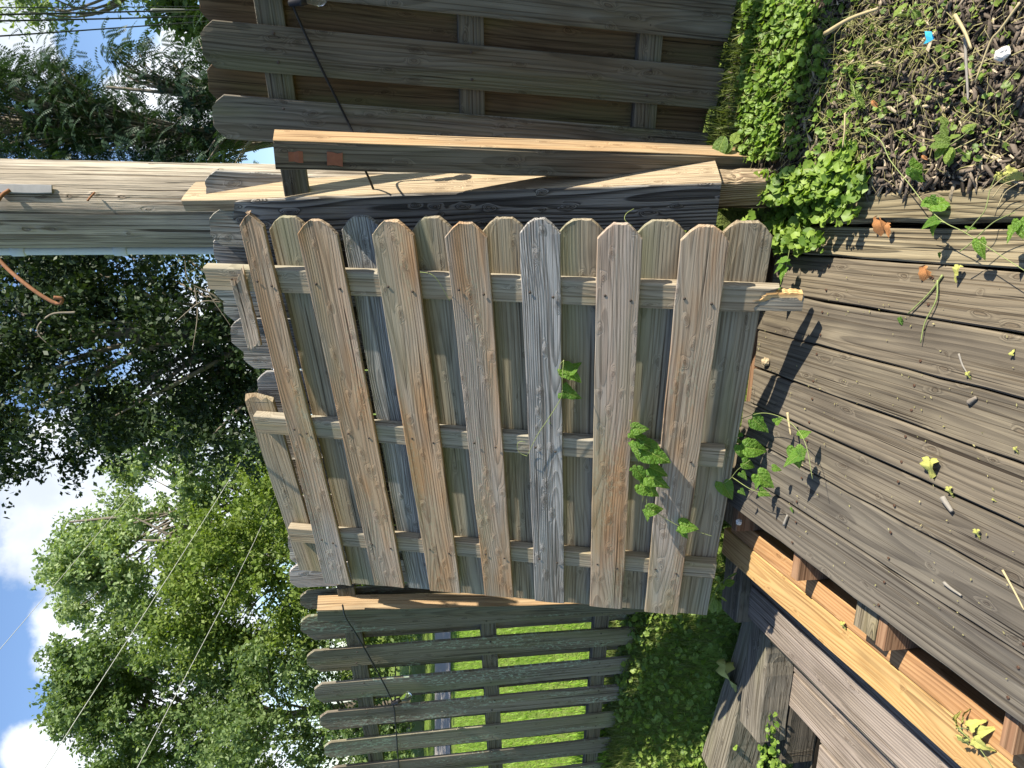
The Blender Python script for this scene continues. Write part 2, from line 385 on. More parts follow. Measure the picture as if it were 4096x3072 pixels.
def board(name, L, w, t, mat, start='flat', end='flat', seed=0, seg=14, bow=.004, cup=.0015, rough=.0012, bev=.0022, ear=.045, twist=0.0, w2=None):
    """solid plank: X 0..L, Y +-w/2, Z -t..0 (front face at 0). ends: flat, dog (clipped corners), broken, point"""
    rd = random.Random(seed)
    xs = []
    e = ear
    if start == 'dog': xs += [(0, -e), (e * .35, -e * .55), (e, 0)]
    elif start == 'point': xs += [(0, -w * .42), (w * .5, 0)]
    else: xs += [(0, 0)]
    x0 = xs[-1][0]; x1 = L - (e if end == 'dog' else 0)
    n = seg
    for i in range(1, n): xs.append((x0 + (x1 - x0) * i / n + rd.uniform(-.3, .3) * (x1 - x0) / n * .5, 0))
    if end == 'dog': xs += [(L - e, 0), (L - e * .35, -e * .55), (L, -e)]
    else: xs += [(L, 0)]
    ys = [-1, -.6, -.2, .2, .6, 1]
    sec = []   # (yfrac, yoff, zfrac, zoff)
    V = []; F = []
    ph = rd.uniform(0, 6); bs = bow * rd.uniform(-1, 1); cs = cup * rd.uniform(.3, 1) * rd.choice((-1, 1)); tw = twist
    jl = rd.uniform(-1, 1)
    for i, (x, dw) in enumerate(xs):
        f = x / L
        ww = (w if w2 is None else w + (w2 - w) * f)
        hw = ww / 2 + dw * 1.0
        hl = hw + rd.uniform(-1, 1) * rough; hr = hw + rd.uniform(-1, 1) * rough
        zb = bs * math.sin(math.pi * f) + .0008 * math.sin(9 * f + ph)
        yb = bs * .4 * math.sin(math.pi * f + ph)
        row = []
        b = min(bev, t * .3)
        for k in ys:
            yy = k * (hl if k < 0 else hr); yy -= math.copysign(b, k) if abs(k) == 1 else 0
            row.append((yy + yb, zb + cs * (k * k - .5) + tw * f * yy))
        row.append((hr + yb, zb + cs * .5 - b + tw * f * hr)); row.append((hr + yb, zb + cs * .5 - t + b + tw * f * hr))
        for k in reversed(ys):
            yy = k * (hl if k < 0 else hr); yy -= math.copysign(b, k) if abs(k) == 1 else 0
            row.append((yy + yb, zb + cs * (k * k - .5) - t + tw * f * yy))
        row.append((-hl + yb, zb + cs * .5 - t + b - tw * f * hl)); row.append((-hl + yb, zb + cs * .5 - b - tw * f * hl))
        endj = 0
        for j, (yy, zz) in enumerate(row):
            dx = 0
            if (i == 0 and start != 'flat') or (i == len(xs) - 1 and end != 'flat'): dx = rd.uniform(-1, 1) * .0025
            if i == len(xs) - 1 and end == 'broken': dx = rd.uniform(-.05, .012) + yy / hw * .045 * jl
            if i == 0 and start == 'broken': dx = rd.uniform(-.012, .05) + yy / hw * .045 * jl
            V.append((x + dx, yy, zz))
        m_ = len(row)
        if i:
            for j in range(m_):
                a = (i - 1) * m_ + j; b2 = (i - 1) * m_ + (j + 1) % m_
                F.append((a, b2, b2 + m_, a + m_))
    F = [tuple(reversed(f)) for f in F]
    F.append(tuple(range(m_))); F.append(tuple(reversed(range(len(V) - m_, len(V)))))
    return mesh(name, V, F, mat)


def box_mesh(name, sx, sy, sz, mat, bev=.003, seed=0, jit=0.0):
    rd = random.Random(seed); V = []; F = []
    # chamfered box via board profile
    return board(name, sx, sy, sz, mat, seed=seed, seg=4, bow=0, cup=0, rough=jit, bev=bev)


def tube(name, pts, r, mat, sides=6, taper=None):
    P = [Vector(p) for p in pts]; V = []; F = []; n = len(P)
    up = Vector((.3, .2, 1)).normalized()
    for i, p in enumerate(P):
        t = (P[min(i + 1, n - 1)] - P[max(i - 1, 0)]).normalized()
        a = t.cross(up); a = a.normalized() if a.length > 1e-4 else t.orthogonal().normalized(); b = t.cross(a)
        rr = r if taper is None else r + (taper - r) * i / (n - 1)
        for k in range(sides):
            an = 2 * math.pi * k / sides; V.append(p + a * math.cos(an) * rr + b * math.sin(an) * rr)
        if i:
            for k in range(sides):
                k2 = (k + 1) % sides; F.append(((i - 1) * sides + k, i * sides + k, i * sides + k2, (i - 1) * sides + k2))
    F.append(tuple(range(sides))); F.append(tuple(reversed(range((n - 1) * sides, n * sides))))
    return mesh(name, V, F, mat, True)


def curve_pts(ctrl, n=16):
    """Catmull-Rom through control points"""
    C = [Vector(c) for c in ctrl]; C = [C[0] * 2 - C[1]] + C + [C[-1] * 2 - C[-2]]; out = []
    m_ = len(C) - 3
    for i in range(m_):
        for k in range(n):
            t = k / n; a, b, c, d_ = C[i:i + 4]
            out.append(.5 * ((2 * b) + (c - a) * t + (2 * a - 5 * b + 4 * c - d_) * t * t + (-a + 3 * b - 3 * c + d_) * t ** 3))
    out.append(C[-2]); return out


def lathe(name, prof, mat, sides=12):
    """prof: (x along axis, radius); axis local X"""
    V = []; F = []; n = len(prof)
    for x, r in prof:
        for k in range(sides):
            a = 2 * math.pi * k / sides; V.append((x, r * math.cos(a), r * math.sin(a)))
    for i in range(n - 1):
        for k in range(sides):
            k2 = (k + 1) % sides; F.append((i * sides + k, i * sides + k2, (i + 1) * sides + k2, (i + 1) * sides + k))
    F.append(tuple(reversed(range(sides)))); F.append(tuple(range((n - 1) * sides, n * sides)))
    return mesh(name, V, F, mat, True)


I4 = Matrix.Identity(4)
T = Matrix.Translation
SCREW = lathe('screw_head', [(0, .0048), (.0012, .0044), (.0013, .0016), (.0004, .0005)], MAT['screw'], 8)
NAIL = lathe('nail_head', [(-.001, .0055), (.0009, .005), (.0012, .001)], MAT['nail'], 7)


def stud(name, me, p, n, parent):
    return link(name, me, frame(p, n, Vector(n).orthogonal()), parent)


# ------------------------------------------------------------------ layout frames
DB = Vector((.2122, .9772, 0)); DA = Vector((-.9772, .2122, 0)); UP = Vector((0, 0, 1))


def dk(la, lb, z=0.0):
    return DA * la + DB * lb + UP * z


class Line:
    """fence line: distance t along, u towards the viewer"""
    def __init__(s, x0, y0, deg):
        a = math.radians(deg); s.o = Vector((x0, y0, 0)); s.d = Vector((math.cos(a), math.sin(a), 0)); s.n = Vector((math.sin(a), -math.cos(a), 0))

    def p(s, t, u=0.0, z=0.0): return s.o + s.d * t + s.n * u + UP * z

    def t_of(s, p): return (Vector(p) - s.o).dot(s.d)

    def px(s, x, y): return at_pl(x, y, s.o, s.n)


FR = Line(1.0, 2.63, -30); FM = Line(.70, 2.90, -32.0); FL_ = Line(-1.5, 4.16, -28)


# ------------------------------------------------------------------ terrain
def smooth(e0, e1, x):
    t = np.clip((x - e0) / (e1 - e0), 0, 1); return t * t * (3 - 2 * t)


def ground_z(x, y):
    x = np.asarray(x, float); y = np.asarray(y, float)
    la = x * DA.x + y * DA.y; lb = x * DB.x + y * DB.y
    u = (x - FR.o.x) * FR.n.x + (y - FR.o.y) * FR.n.y          # distance in front of the right fence line
    bed = .015 + .175 * (1 - smooth(-.1, .95, u))
    low = -.42 - .38 * smooth(3.9, 3.2, lb) * smooth(1.0, 2.2, la) * 1.0
    ul = (x - FL_.o.x) * FL_.n.x + (y - FL_.o.y) * FL_.n.y       # distance in front of the left fence line
    bank = -.09 - .42 * smooth(.02, .55, ul) - .4 * smooth(.0, 3.5, -ul)
    low = low + (np.maximum(low, bank) - low) * (1 - smooth(.30, .62, ul))
    k = smooth(-.05, .75, la)                                   # bed is held by the edging timber, then drops to the lower lawn
    z = bed * (1 - k) + low * k
    back = smooth(.1, 1.6, -u)                                  # behind the fences the lawn lies lower
    z = z * (1 - back) + (-.50) * back
    under = smooth(-.135, -.10, la) * smooth(2.75, 2.6, lb) * (1 - smooth(1.0, 1.3, la) * 0)
    z = z * (1 - under) + np.minimum(z, -.55) * under
    return z


def grid_ground():
    def axis(core0, core1, st, far):
        c = list(np.arange(core0, core1 + 1e-6, st)); k = st; a = core1
        while a < far: k *= 1.35; a += k; c.append(a)
        k = st; a = core0
        while a > -far: k *= 1.35; a -= k; c.insert(0, a)
        return np.array(c)
    X = axis(-4.5, 2.2, .05, 900); Y = axis(-.3, 5.2, .05, 900)
    gx, gy = np.meshgrid(X, Y)
    z = ground_z(gx, gy)
    rng = np.random.RandomState(3)
    z = z + rng.uniform(-.008, .008, z.shape)
    V = np.stack([gx, gy, z], -1).reshape(-1, 3); nx, ny = len(X), len(Y)
    i = np.arange(nx * ny).reshape(ny, nx)
    F = np.stack([i[:-1, :-1], i[:-1, 1:], i[1:, 1:], i[1:, :-1]], -1).reshape(-1, 4)
    me = mesh_idx('ground', V, F, MAT['ground'], True)
    la = V[:, 0] * DA.x + V[:, 1] * DA.y; u = (V[:, 0] - FR.o.x) * FR.n.x + (V[:, 1] - FR.o.y) * FR.n.y
    bed = smooth(.45, .0, la) * smooth(.02, .3, u)
    at = me.attributes.new('bed', 'FLOAT', 'POINT'); at.data.foreach_set('value', bed.astype(np.float32))
    return link('ground', me, I4, kind='structure', label='ground of lawn and dark mulch bed sloping between fence and deck')


grid_ground()
# road far behind the fence
V = []; F = []
xs = np.linspace(-120, 120, 61)
for i, x in enumerate(xs):
    j = .12 * math.sin(x * .7)
    V += [(x, 15.9 + j, -.484), (x, 19.2 - j, -.484)]
    if i: F.append((2 * i - 2, 2 * i, 2 * i + 1, 2 * i - 1))
link('road', mesh('road', V, F, MAT['asphalt']), I4, kind='structure', label='grey road crossing the lawn far behind the fence')


# ------------------------------------------------------------------ fences
def fence_section(name, ln, t0, t1, ztop, zbot, label, pitch, w, rails, front_mat, back_mat, seed, gap=.038, first=None, wb=None, yaw=0.0):
    rd = random.Random(seed)
    root = thing(name, ln.p((t0 + t1) / 2, 0, zbot(t0)), label, 'fence')
    # front pickets
    t = first if first is not None else t0 + w / 2
    k = 0
    while t < t1 - w / 2 + .02:
        zt = ztop(t) + rd.uniform(-.012, .012); zb = zbot(t) + rd.uniform(-.01, .01)
        me = board('picket', zt - zb, w, .017, front_mat, end='dog', seed=seed + k, bow=.006, ear=.04)
        v = rd.uniform(.78, 1.15); c = (v * rd.uniform(.96, 1.05), v, v * rd.uniform(.93, 1.04))
        rot = rd.uniform(-.006, .006)
        o = link('picket', me, frame(ln.p(t, gap / 2 + .017, zb), UP + ln.d * rot, ln.n + ln.d * yaw * rd.uniform(.5, 1.2)), root, c)
        for rz in rails:
            z = rz(t)
            for s in (-1, 1): stud('nail_head', NAIL, ln.p(t + s * w * .3, gap / 2 + .0175, z + rd.uniform(-.012, .012)), ln.n, o)
        tb = t + pitch / 2
        if tb < t1:
            zt = ztop(tb) + rd.uniform(-.012, .012)
            me = board('picket', zt - zb, wb or w, .017, back_mat, end='dog', seed=seed + 50 + k, bow=.006, ear=.04)
            v = rd.uniform(.8, 1.15)
            link('picket', me, frame(ln.p(tb, -gap / 2, zb), UP + ln.d * rd.uniform(-.006, .006), ln.n + ln.d * yaw * rd.uniform(.5, 1.2)), root, (v, v * rd.uniform(.94, 1.02), v * rd.uniform(.9, 1)))
        t += pitch; k += 1
    for i, rz in enumerate(rails):
        a = ln.p(t0, gap / 2 - .0005, rz(t0)); b = ln.p(t1, gap / 2 - .0005, rz(t1))
        me = board('rail', (b - a).length, .09, gap - .001, MAT['fence'], seed=seed + 90 + i, bow=.002)
        link('rail', me, frame(a, b - a, ln.n), root, (.85, .85, .8))
    return root


def rail_lvl(ln, pts):
    """height of a rail from points where the photo shows it"""
    P = [ln.px(*p) for p in pts]; t = [ln.t_of(p) for p in P]; z = [p.z for p in P]
    if len(P) == 1: return lambda s: z[0]
    k = (z[1] - z[0]) / (t[1] - t[0]); return lambda s: z[0] + k * (s - t[0])


rR = [rail_lvl(FR, [(1078, 40), (1120, 320)]), rail_lvl(FR, [(1882, 90), (1888, 400)]), rail_lvl(FR, [(2596, 180), (2575, 460)])]
tR = FR.t_of(FR.px(1900, 262))
fence_section('board_fence', FR, -.34, 1.75, lambda t: 2.05 + .05 * t, lambda t: .222 + .015 * t,
              'dark shaded board fence on the right with wide spaced upright boards', .2345, .145, rR, MAT['fence'], MAT['fenceb'], 11, first=tR - .2345)
rL = [rail_lvl(FL_, [(1416, 2528), (1481, 2895)]), rail_lvl(FL_, [(1951, 2490), (1970, 2845)]), rail_lvl(FL_, [(2403, 2448), (2362, 3010)])]
tL = FL_.t_of(FL_.px(1400, 2606)); pL = abs(FL_.t_of(FL_.px(1400, 2849)) - tL) / 2
MT = sorted((FM.t_of(FM.px(x, y)), FM.px(x, y).z) for x, y in ((850, 1030), (885, 1200), (965, 1400), (1045, 1570), (1110, 1900), (1152, 2190), (1165, 2300)))
mtop = lambda t: float(np.interp(t, [a for a, _ in MT], [b for _, b in MT]))
LT = sorted((FL_.t_of(FL_.px(x, y)), FL_.px(x, y).z) for x, y in ((1177, 2326), (1203, 2490), (1258, 2731), (1308, 2965), (1322, 3072)))
LB = sorted((FL_.t_of(FL_.px(x, y)), FL_.px(x, y).z) for x, y in ((2520, 2530), (2505, 2655), (2476, 2880), (2459, 2987)))
lin = lambda A: (lambda t: A[0][1] + (A[-1][1] - A[0][1]) * (t - A[0][0]) / (A[-1][0] - A[0][0]))
fence_section('board_fence', FL_, -2.2, .50, lin(LT), lin(LB),
              'lichen spotted grey fence at the left with bright lawn showing through its gaps', pL, .142, rL, MAT['fencel'], MAT['fencel'], 23, gap=.060, wb=.130, first=tL - pL * 7)
# middle stretch behind the fallen panel
rM = [lambda t: 1.65 + .085 * t, lambda t: 1.0 + .07 * t, lambda t: .35 + .06 * t]
fmid = fence_section('board_fence', FM, -2.06, .02, mtop, lambda t: -.42,
                     'middle stretch of silvery fence boards hidden behind the fallen panel', .235, .145, rM, MAT['silver'], MAT['silver'], 37, yaw=.16)


# 4x4 posts standing at the fence
def post(name, base, top, size, ang, mat, label, seed, color=None, cap='flat'):
    base = Vector(base); top = Vector(top); root = thing(name, base, label, 'post')
    ax = (top - base)
    n = Vector((math.sin(ang), -math.cos(ang), 0))
    o = link('post_body', board('post_body', ax.length, size, size, mat, seed=seed, bow=.004, cup=0, bev=.005, rough=.002),
             frame(base, ax, n) @ T((0, 0, size / 2)), root, color)
    return root, o, n


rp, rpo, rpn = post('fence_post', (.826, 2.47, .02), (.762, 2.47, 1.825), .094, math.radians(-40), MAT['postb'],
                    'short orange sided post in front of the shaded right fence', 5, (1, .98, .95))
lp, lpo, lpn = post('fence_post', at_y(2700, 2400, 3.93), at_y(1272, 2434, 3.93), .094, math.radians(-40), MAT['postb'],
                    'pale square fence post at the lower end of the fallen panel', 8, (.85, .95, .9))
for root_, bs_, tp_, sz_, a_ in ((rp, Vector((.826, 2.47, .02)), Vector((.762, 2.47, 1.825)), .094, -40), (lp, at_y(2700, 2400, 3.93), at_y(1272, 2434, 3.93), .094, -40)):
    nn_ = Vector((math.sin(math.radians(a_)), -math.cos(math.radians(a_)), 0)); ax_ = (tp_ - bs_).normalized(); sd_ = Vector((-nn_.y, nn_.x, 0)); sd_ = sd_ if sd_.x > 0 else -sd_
    link('side_face', board('side_face', (tp_ - bs_).length + .001, sz_ - .004, .004, MAT['post'], seed=71, bow=.004, cup=0, rough=.002, bev=.0008), frame(bs_ + sd_ * (sz_ / 2 + .003), ax_, sd_), root_, label='bright orange side of the post')  # thin skin, brighter and more orange than the post body
for zz, sz, yy in ((1.755, (.035, .045), -.004), (1.63, (.045, .05), .0)):
    me = board('paint_patch', sz[1], sz[0], .0015, MAT['paint'], seed=int(zz * 50), seg=3, bow=0, cup=0, rough=.003)
    c = Vector((.764, 2.47, 0)) + rpn * (.047 + .0015); c.z = zz
    link('paint_patch', me, frame(c - UP * .02, UP, rpn), rp)
for pxx, pyy, kk, sz, lab in ((2985, 300, 1.0, .055, 'thin unseen post added to cast a shadow band on the mulch'), (3190, 250, 1.05, .09, 'thicker unseen post added to cast a second shadow band on the mulch')):  # off-frame posts, added only for the shadow bands they throw across the mulch
    g0 = at_z(pxx, pyy, .19); b0_ = g0 + Vector((SUN.x, SUN.y, 0)).normalized() * kk
    post('fence_post', (b0_.x, b0_.y, -.1), (b0_.x, b0_.y, kk * .932 + .45), sz, math.radians(-60), MAT['fence'], lab, 9)

# ------------------------------------------------------------------ broken heavy post the panel leans on
bp = thing('broken_post', (.69, 2.33, .12), 'heavy split post of bleached and dark grained boards leaning beside the fallen panel', 'post')
ax = Vector((-.02, .62, 1.93)).normalized()
nf = Vector((-.69, -.725, .2)); nf = (nf - ax * nf.dot(ax)).normalized(); ns = ax.cross(nf); ns = ns if ns.x > 0 else -ns
b0 = at_y(2886, 734, 2.30)                                       # nearest corner at the sawn lower end
tip = at_y(955, 843, 2.93); L1 = (tip - b0).dot(ax)
link('front_board', board('front_board', L1, .185, .045, MAT['beamd'], seed=3, end='broken', bow=.004, rough=.002, bev=.004),
     frame(b0 - ns * .0925, ax, nf), bp)
tip2 = at_y(765, 820, 2.98); L2 = (tip2 - b0).dot(ax)
link('side_board', board('side_board', L2, .165, .05, MAT['beam'], seed=12, end='point', bow=.004, rough=.004, bev=.004, w2=.15),
     frame(b0 - nf * (.0825 + .004) + ns * .006, ax, ns), bp, (1.05, 1.0, .93))
link('inner_post', board('inner_post', .5, .105, .105, MAT['endgrain'], seed=31, start='broken', bow=0, rough=.004, bev=.005),
     frame(b0 - ax * .235 - ns * .075 - nf * .047, ax, nf), bp)

# ------------------------------------------------------------------ fallen fence panel lying on its side
PO = Vector((.537, 2.713, 1.958)); PU = Vector((-.823, .544, -.163)).normalized()
PW = Vector((-.048, -.353, -.934)); PW = (PW - PU * PW.dot(PU)).normalized(); PN = PU.cross(PW); PN = PN if PN.y < 0 else -PN
panel = thing('fallen_fence', PO + PW * 1.7, 'fallen wooden fence panel lying on its side with dog ear pickets pointing right', 'fence section')
PT = .019


def pp(x, y, off=0.0):
    return at_pl(x, y, PO + PN * off, PN)


FRONT = [((1003, 905), (1351, 2337), (.088, .140), 'panel', (1.0, .98, .97)),
         ((1270, 938), (1558, 2346), None, 'panel', (1.05, .95, .84)),
         ((1570, 942), (1781, 2368), None, 'panel', (1.08, .99, .88)),
         ((1866, 952), (1994, 2387), None, 'panel', (1.05, 1.0, .95)),
         ((2160, 936), (2197, 2409), None, 'silver', (1.0, 1.0, 1.0)),
         ((2481, 958), (2422, 2430), None, 'panel', (1.08, 1.0, .93)),
         ((2820, 968), (2643, 2453), None, 'panel', (1.04, 1.03, 1.02))]
WID = [(0, 0), (1188, 1349, 1500, 1617), (1485, 1653, 1721, 1842), (1780, 1951, 1937, 2051), (2077, 2242, 2139, 2256), (2389, 2573, 2357, 2487), (2721, 2918, 2577, 2710)]
EAR = .05
RAILS = [((825, 1115), (3060, 1204)), ((1022, 1700), (2895, 1838)), ((1160, 2140), (2862, 2288))]
rail_obj = []
for i, (a, b) in enumerate(RAILS):
    A = pp(*a, -PT - .001); B = pp(*b, -PT - .001)
    me = board('rail', (B - A).length, .096, .042, MAT['back'], seed=140 + i, bow=.002, cup=0, bev=.004, end='broken' if i == 0 else 'flat')
    rail_obj.append((A, B, link('rail', me, frame(A, B - A, PN), panel, (1.08, 1.05, 1.0))))
A, B, ro = rail_obj[0]
dr = (B - A).normalized()
side = PN.cross(dr); side = side if side.x < 0 else -side
S0 = B - dr * .16 + side * .020 - PN * .002
S1 = pp(3212, 1218, -PT - .002)
link('splinter', board('splinter', (S1 - S0).length, .055, .036, MAT['back'], seed=155, bow=.001, bev=.003), frame(S0, S1 - S0, PN), ro, (1.0, .98, .95))
S2 = pp(3050, 1188, -PT + .0)
S3 = pp(3210, 1192, -PT + .0)
link('split_face', board('split_face', (S3 - S2).length, .032, .030, MAT['fresh'], seed=156, bow=.004, rough=.004, start='broken'), frame(S2, S3 - S2, PN), ro)
for i, (a, b, wd, mt, col) in enumerate(FRONT):
    A = pp(*a); B = pp(*b); u = (B - A).normalized()
    if wd is None:
        q4 = WID[i]; w1 = (pp(q4[1], a[1]) - pp(q4[0], a[1])).length * .985; w2 = (pp(q4[3], b[1]) - pp(q4[2], b[1])).length * .985
        w1 = min(w1, .168); w2 = min(max(w2, .138), .165)
    else: w1, w2 = wd
    A = A - u * EAR
    me = board('picket', (B - A).length, w1, PT, MAT[mt], start='dog', seed=200 + i * 3, ear=EAR, bow=.005, cup=.003, rough=.0015, w2=w2, twist=random.Random(i).uniform(-.004, .004))
    o = link('picket', me, frame(A, u, PN), panel, col)
    for (ra, rb, _) in rail_obj:                                   # nail pairs where the picket crosses each rail
        d1 = (rb - ra).normalized(); wv = PN.cross(u)
        # intersection of the two centre lines in the panel plane
        r0 = A - ra; r0 = r0 - PN * r0.dot(PN)
        c = u.cross(d1).dot(PN); s = -(r0.cross(d1)).dot(PN) / c
        for sg in (-1, 1):
            stud('nail_head', NAIL, A + u * (s + .008 * sg) + wv * sg * w1 * .3 + PN * .002, PN, o)
# splinter torn off the upper edge of the top picket
link('torn_strip', board('torn_strip', .33, .06, .016, MAT['panel'], seed=290, start='broken', end='broken', bow=.01),
     frame(pp(945, 1100), pp(1012, 1370) - pp(945, 1100), PN), panel, (.95, .9, .84))
BACK = [(1147, 870, .16), (1440, 868, .155), (1723, 872, .155), (2015, 876, .16), (2328, 882, .165), (2652, 886, .17), (2994, 890, .17)]
UU = (pp(2197, 2409) - pp(2160, 936)).normalized()
for i, (x, y, w) in enumerate(BACK):
    A = pp(x, y, -.064); u = (pp(*FRONT[min(i, 6)][1], -.064) - pp(*FRONT[min(i, 6)][0], -.064)).normalized()
    if i < 6:
        u2 = (pp(*FRONT[i + 1][1], -.064) - pp(*FRONT[i + 1][0], -.064)).normalized(); u = ((u + u2) / 2).normalized()
    me = board('picket', 1.965, w, PT, MAT['silver' if i == 1 else 'back'], start='dog', seed=320 + i * 3, ear=EAR, bow=.005, cup=.003)
    link('picket', me, frame(A, u, PN), panel, (.9, .92, .92) if i == 1 else (1.02, 1.0, .95))
A = pp(1030, 1590, -.064); B = pp(1245, 2283, -.064)
link('picket', board('picket', (B - A).length, .13, PT, MAT['back'], start='broken', seed=350, bow=.004), frame(A, B - A, PN), panel, (1.1, 1.04, .95))

# ------------------------------------------------------------------ deck
deck = thing('deck', dk(.5, 1.2, -.1), 'dark weathered plank deck with debris and rusty screws on its boards', 'deck')
SEAM = [.041, .192, .345, .497, .643, .790, .948, 1.112]
FARE = [2.545, 2.61, 2.60, 2.60, 2.65, 2.66, 2.69]
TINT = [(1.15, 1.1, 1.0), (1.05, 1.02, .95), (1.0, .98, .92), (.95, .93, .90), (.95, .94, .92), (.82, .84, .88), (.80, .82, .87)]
JOIST = [2.66, 2.205, 1.742, 1.28, .82, .36, -.1, -.56]
rd = random.Random(77)
for i in range(7):
    l0, l1 = SEAM[i], SEAM[i + 1]; w = l1 - l0 - .004 - rd.uniform(0, .003); c = (l0 + l1) / 2
    L = FARE[i] + .9
    me = board('deck_board', L, w, .037, MAT['deck'], seed=400 + i, seg=26, bow=.003, cup=.003, rough=.0025, bev=.005)
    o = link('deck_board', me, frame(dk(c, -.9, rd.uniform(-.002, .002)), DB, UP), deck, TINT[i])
    for j in JOIST[1:4]:
        for s in (-1, 1): stud('screw_head', SCREW, dk(c + s * w * .28 + rd.uniform(-.008, .008), j + rd.uniform(-.006, .006), .0035), UP, o)
    if i == 5:  # butt joint near the far end
        pass
for j in JOIST:
    nw = rd.uniform(.85, 1.1)
    link('joist', board('joist', 1.26, .04, .14, MAT['joist'], seed=int(j * 100) + 500, bow=.001), frame(dk(-.03, j + .02, -.039), DA, UP), deck, (nw, nw * .95, nw * .9))
for j, wd in ((1.79, .10), (2.70, .14)):                          # older blocks beside two joists
    link('joist', board('joist', .42, wd, .12, MAT['timber'], seed=int(j * 100), bow=0), frame(dk(.81, j + .06, -.05), DA, UP), deck, (1.3, 1.15, .95))
link('beam', board('beam', 3.75, .085, .14, MAT['yellow'], seed=610, seg=22, bow=.002, bev=.004), frame(dk(1.279, -.9, -.13), DB, UP), deck, (.92, .80, .80))
deckpost = link('beam', board('beam', 3.5, .04, .2, MAT['timber'], seed=611, bow=.002), frame(dk(1.26, -.9, -.28), DB, UP), deck)

# ------------------------------------------------------------------ steps
steps = thing('steps', dk(1.9, 1.8, -.8), 'wooden steps with one fresh yellow tread above grey weathered treads', 'steps')
link('tread', board('tread', 3.86, .130, .038, MAT['yellow'], seed=620, seg=24, bow=.003, bev=.004, rough=.002), frame(dk(1.391, -.95, -.130), DB, UP), steps, (1.02, 1.0, .9), label='fresh yellow board along the deck edge')
for k, (z, la0, la1, lbe) in enumerate(((-.36, 1.475, 1.852, 3.02), (-.57, 1.89, 2.285, 2.955), (-.78, 2.32, 2.71, 2.87))):
    mid = (la0 + la1) / 2 + .01
    for s, (c0, c1) in enumerate(((la0, mid - .004), (mid + .004, la1))):
        v = .8 if s == 0 else 1.0
        link('tread', board('tread', lbe + .9, c1 - c0, .04, MAT['tread'], seed=630 + k * 2 + s, seg=22, bow=.003, cup=.002, bev=.005, rough=.003),
             frame(dk((c0 + c1) / 2, -.9, z), DB, UP), steps, (v * 1.05, v, v * .97))
    link('riser', board('riser', lbe + .88, .155, .03, MAT['timber'], seed=650 + k, bow=.002), frame(dk(la0 + .012, -.9, z + .085), DB, DA), steps, (.7, .7, .7))
for lbs in (2.86, 1.0, -.7):
    V = []
    prof = [(1.3, -.2), (1.47, -.405), (1.83, -.405), (1.83, -.615), (2.26, -.615), (2.26, -.825), (2.68, -.825), (2.68, -.97), (1.3, -.97)]
    n_ = len(prof)
    for off in (0, .038): V += [dk(p[0], lbs + off, p[1]) - dk(1.9, 1.8, -.8) for p in prof]
    Fc = [tuple(range(n_)), tuple(reversed(range(n_, 2 * n_)))] + [(i, i + n_, (i + 1) % n_ + n_, (i + 1) % n_) for i in range(n_)]
    link('stringer', mesh('stringer', V, Fc, MAT['timber']), T(dk(1.9, 1.8, -.8)), steps, (.8, .78, .75))

# timber retaining wall along the far side of the steps
wall = thing('timber_wall', dk(2.2, 3.05, -.9), 'stacked old timbers beside the far end of the grey steps', 'retaining wall')


def timber(parent, l0, b0, l1, b1, w, h, z, seed, col, mat='timber', name='timber', w2=None):
    a = dk(l0, b0, z); b = dk(l1, b1, z)
    return link(name, board(name, (b - a).length, w, h, MAT[mat], seed=seed, seg=10, bow=.004, cup=.003, bev=.008, rough=.004, w2=w2), frame(a, b - a, UP), parent, col)


timber(wall, 1.86, 2.965, 2.475, 2.945, .185, .16, -.415, 701, (1.05, 1.0, .95))
timber(wall, 1.80, 2.96, 2.62, 2.94, .18, .17, -.578, 702, (.50, .46, .42))
timber(wall, 1.80, 2.965, 2.78, 2.945, .18, .19, -.750, 703, (.48, .44, .40))
timber(wall, 1.42, 3.09, 1.88, 3.075, .17, .16, -.30, 704, (.85, .8, .75))
timber(wall, 1.40, 3.09, 1.90, 3.075, .165, .30, -.465, 705, (.6, .56, .52))
timber(wall, 1.93, 3.10, 3.02, 3.30, .10, .22, -.44, 706, (1.15, 1.1, 1.0), w2=.25)
timber(wall, 2.50, 2.90, 3.1, 2.86, .17, .16, -.79, 707, (.95, .9, .85))

# timbers that hold the mulch bed beside the deck
curb = thing('edging_timber', dk(-.11, 1.6, -.1), 'old brown timber holding back the mulch bed beside the deck', 'timber')
link('timber', board('timber', 3.3, .092, .17, MAT['curb'], seed=720, seg=24, bow=.004, cup=.004, bev=.012, rough=.004), frame(dk(-.117, -.9, .026), DB, UP), curb, (.82, .8, .74))
curb2 = thing('edging_board', dk(-.012, 1.6, -.1), 'ridged tan plank between the deck and the edging timber', 'board')
link('plank', board('plank', 3.35, .096, .05, MAT['curb'], seed=724, seg=24, bow=.003, cup=.002, bev=.005, rough=.002), frame(dk(-.012, -.9, .003), DB, UP), curb2, (1.05, 1.02, .98))

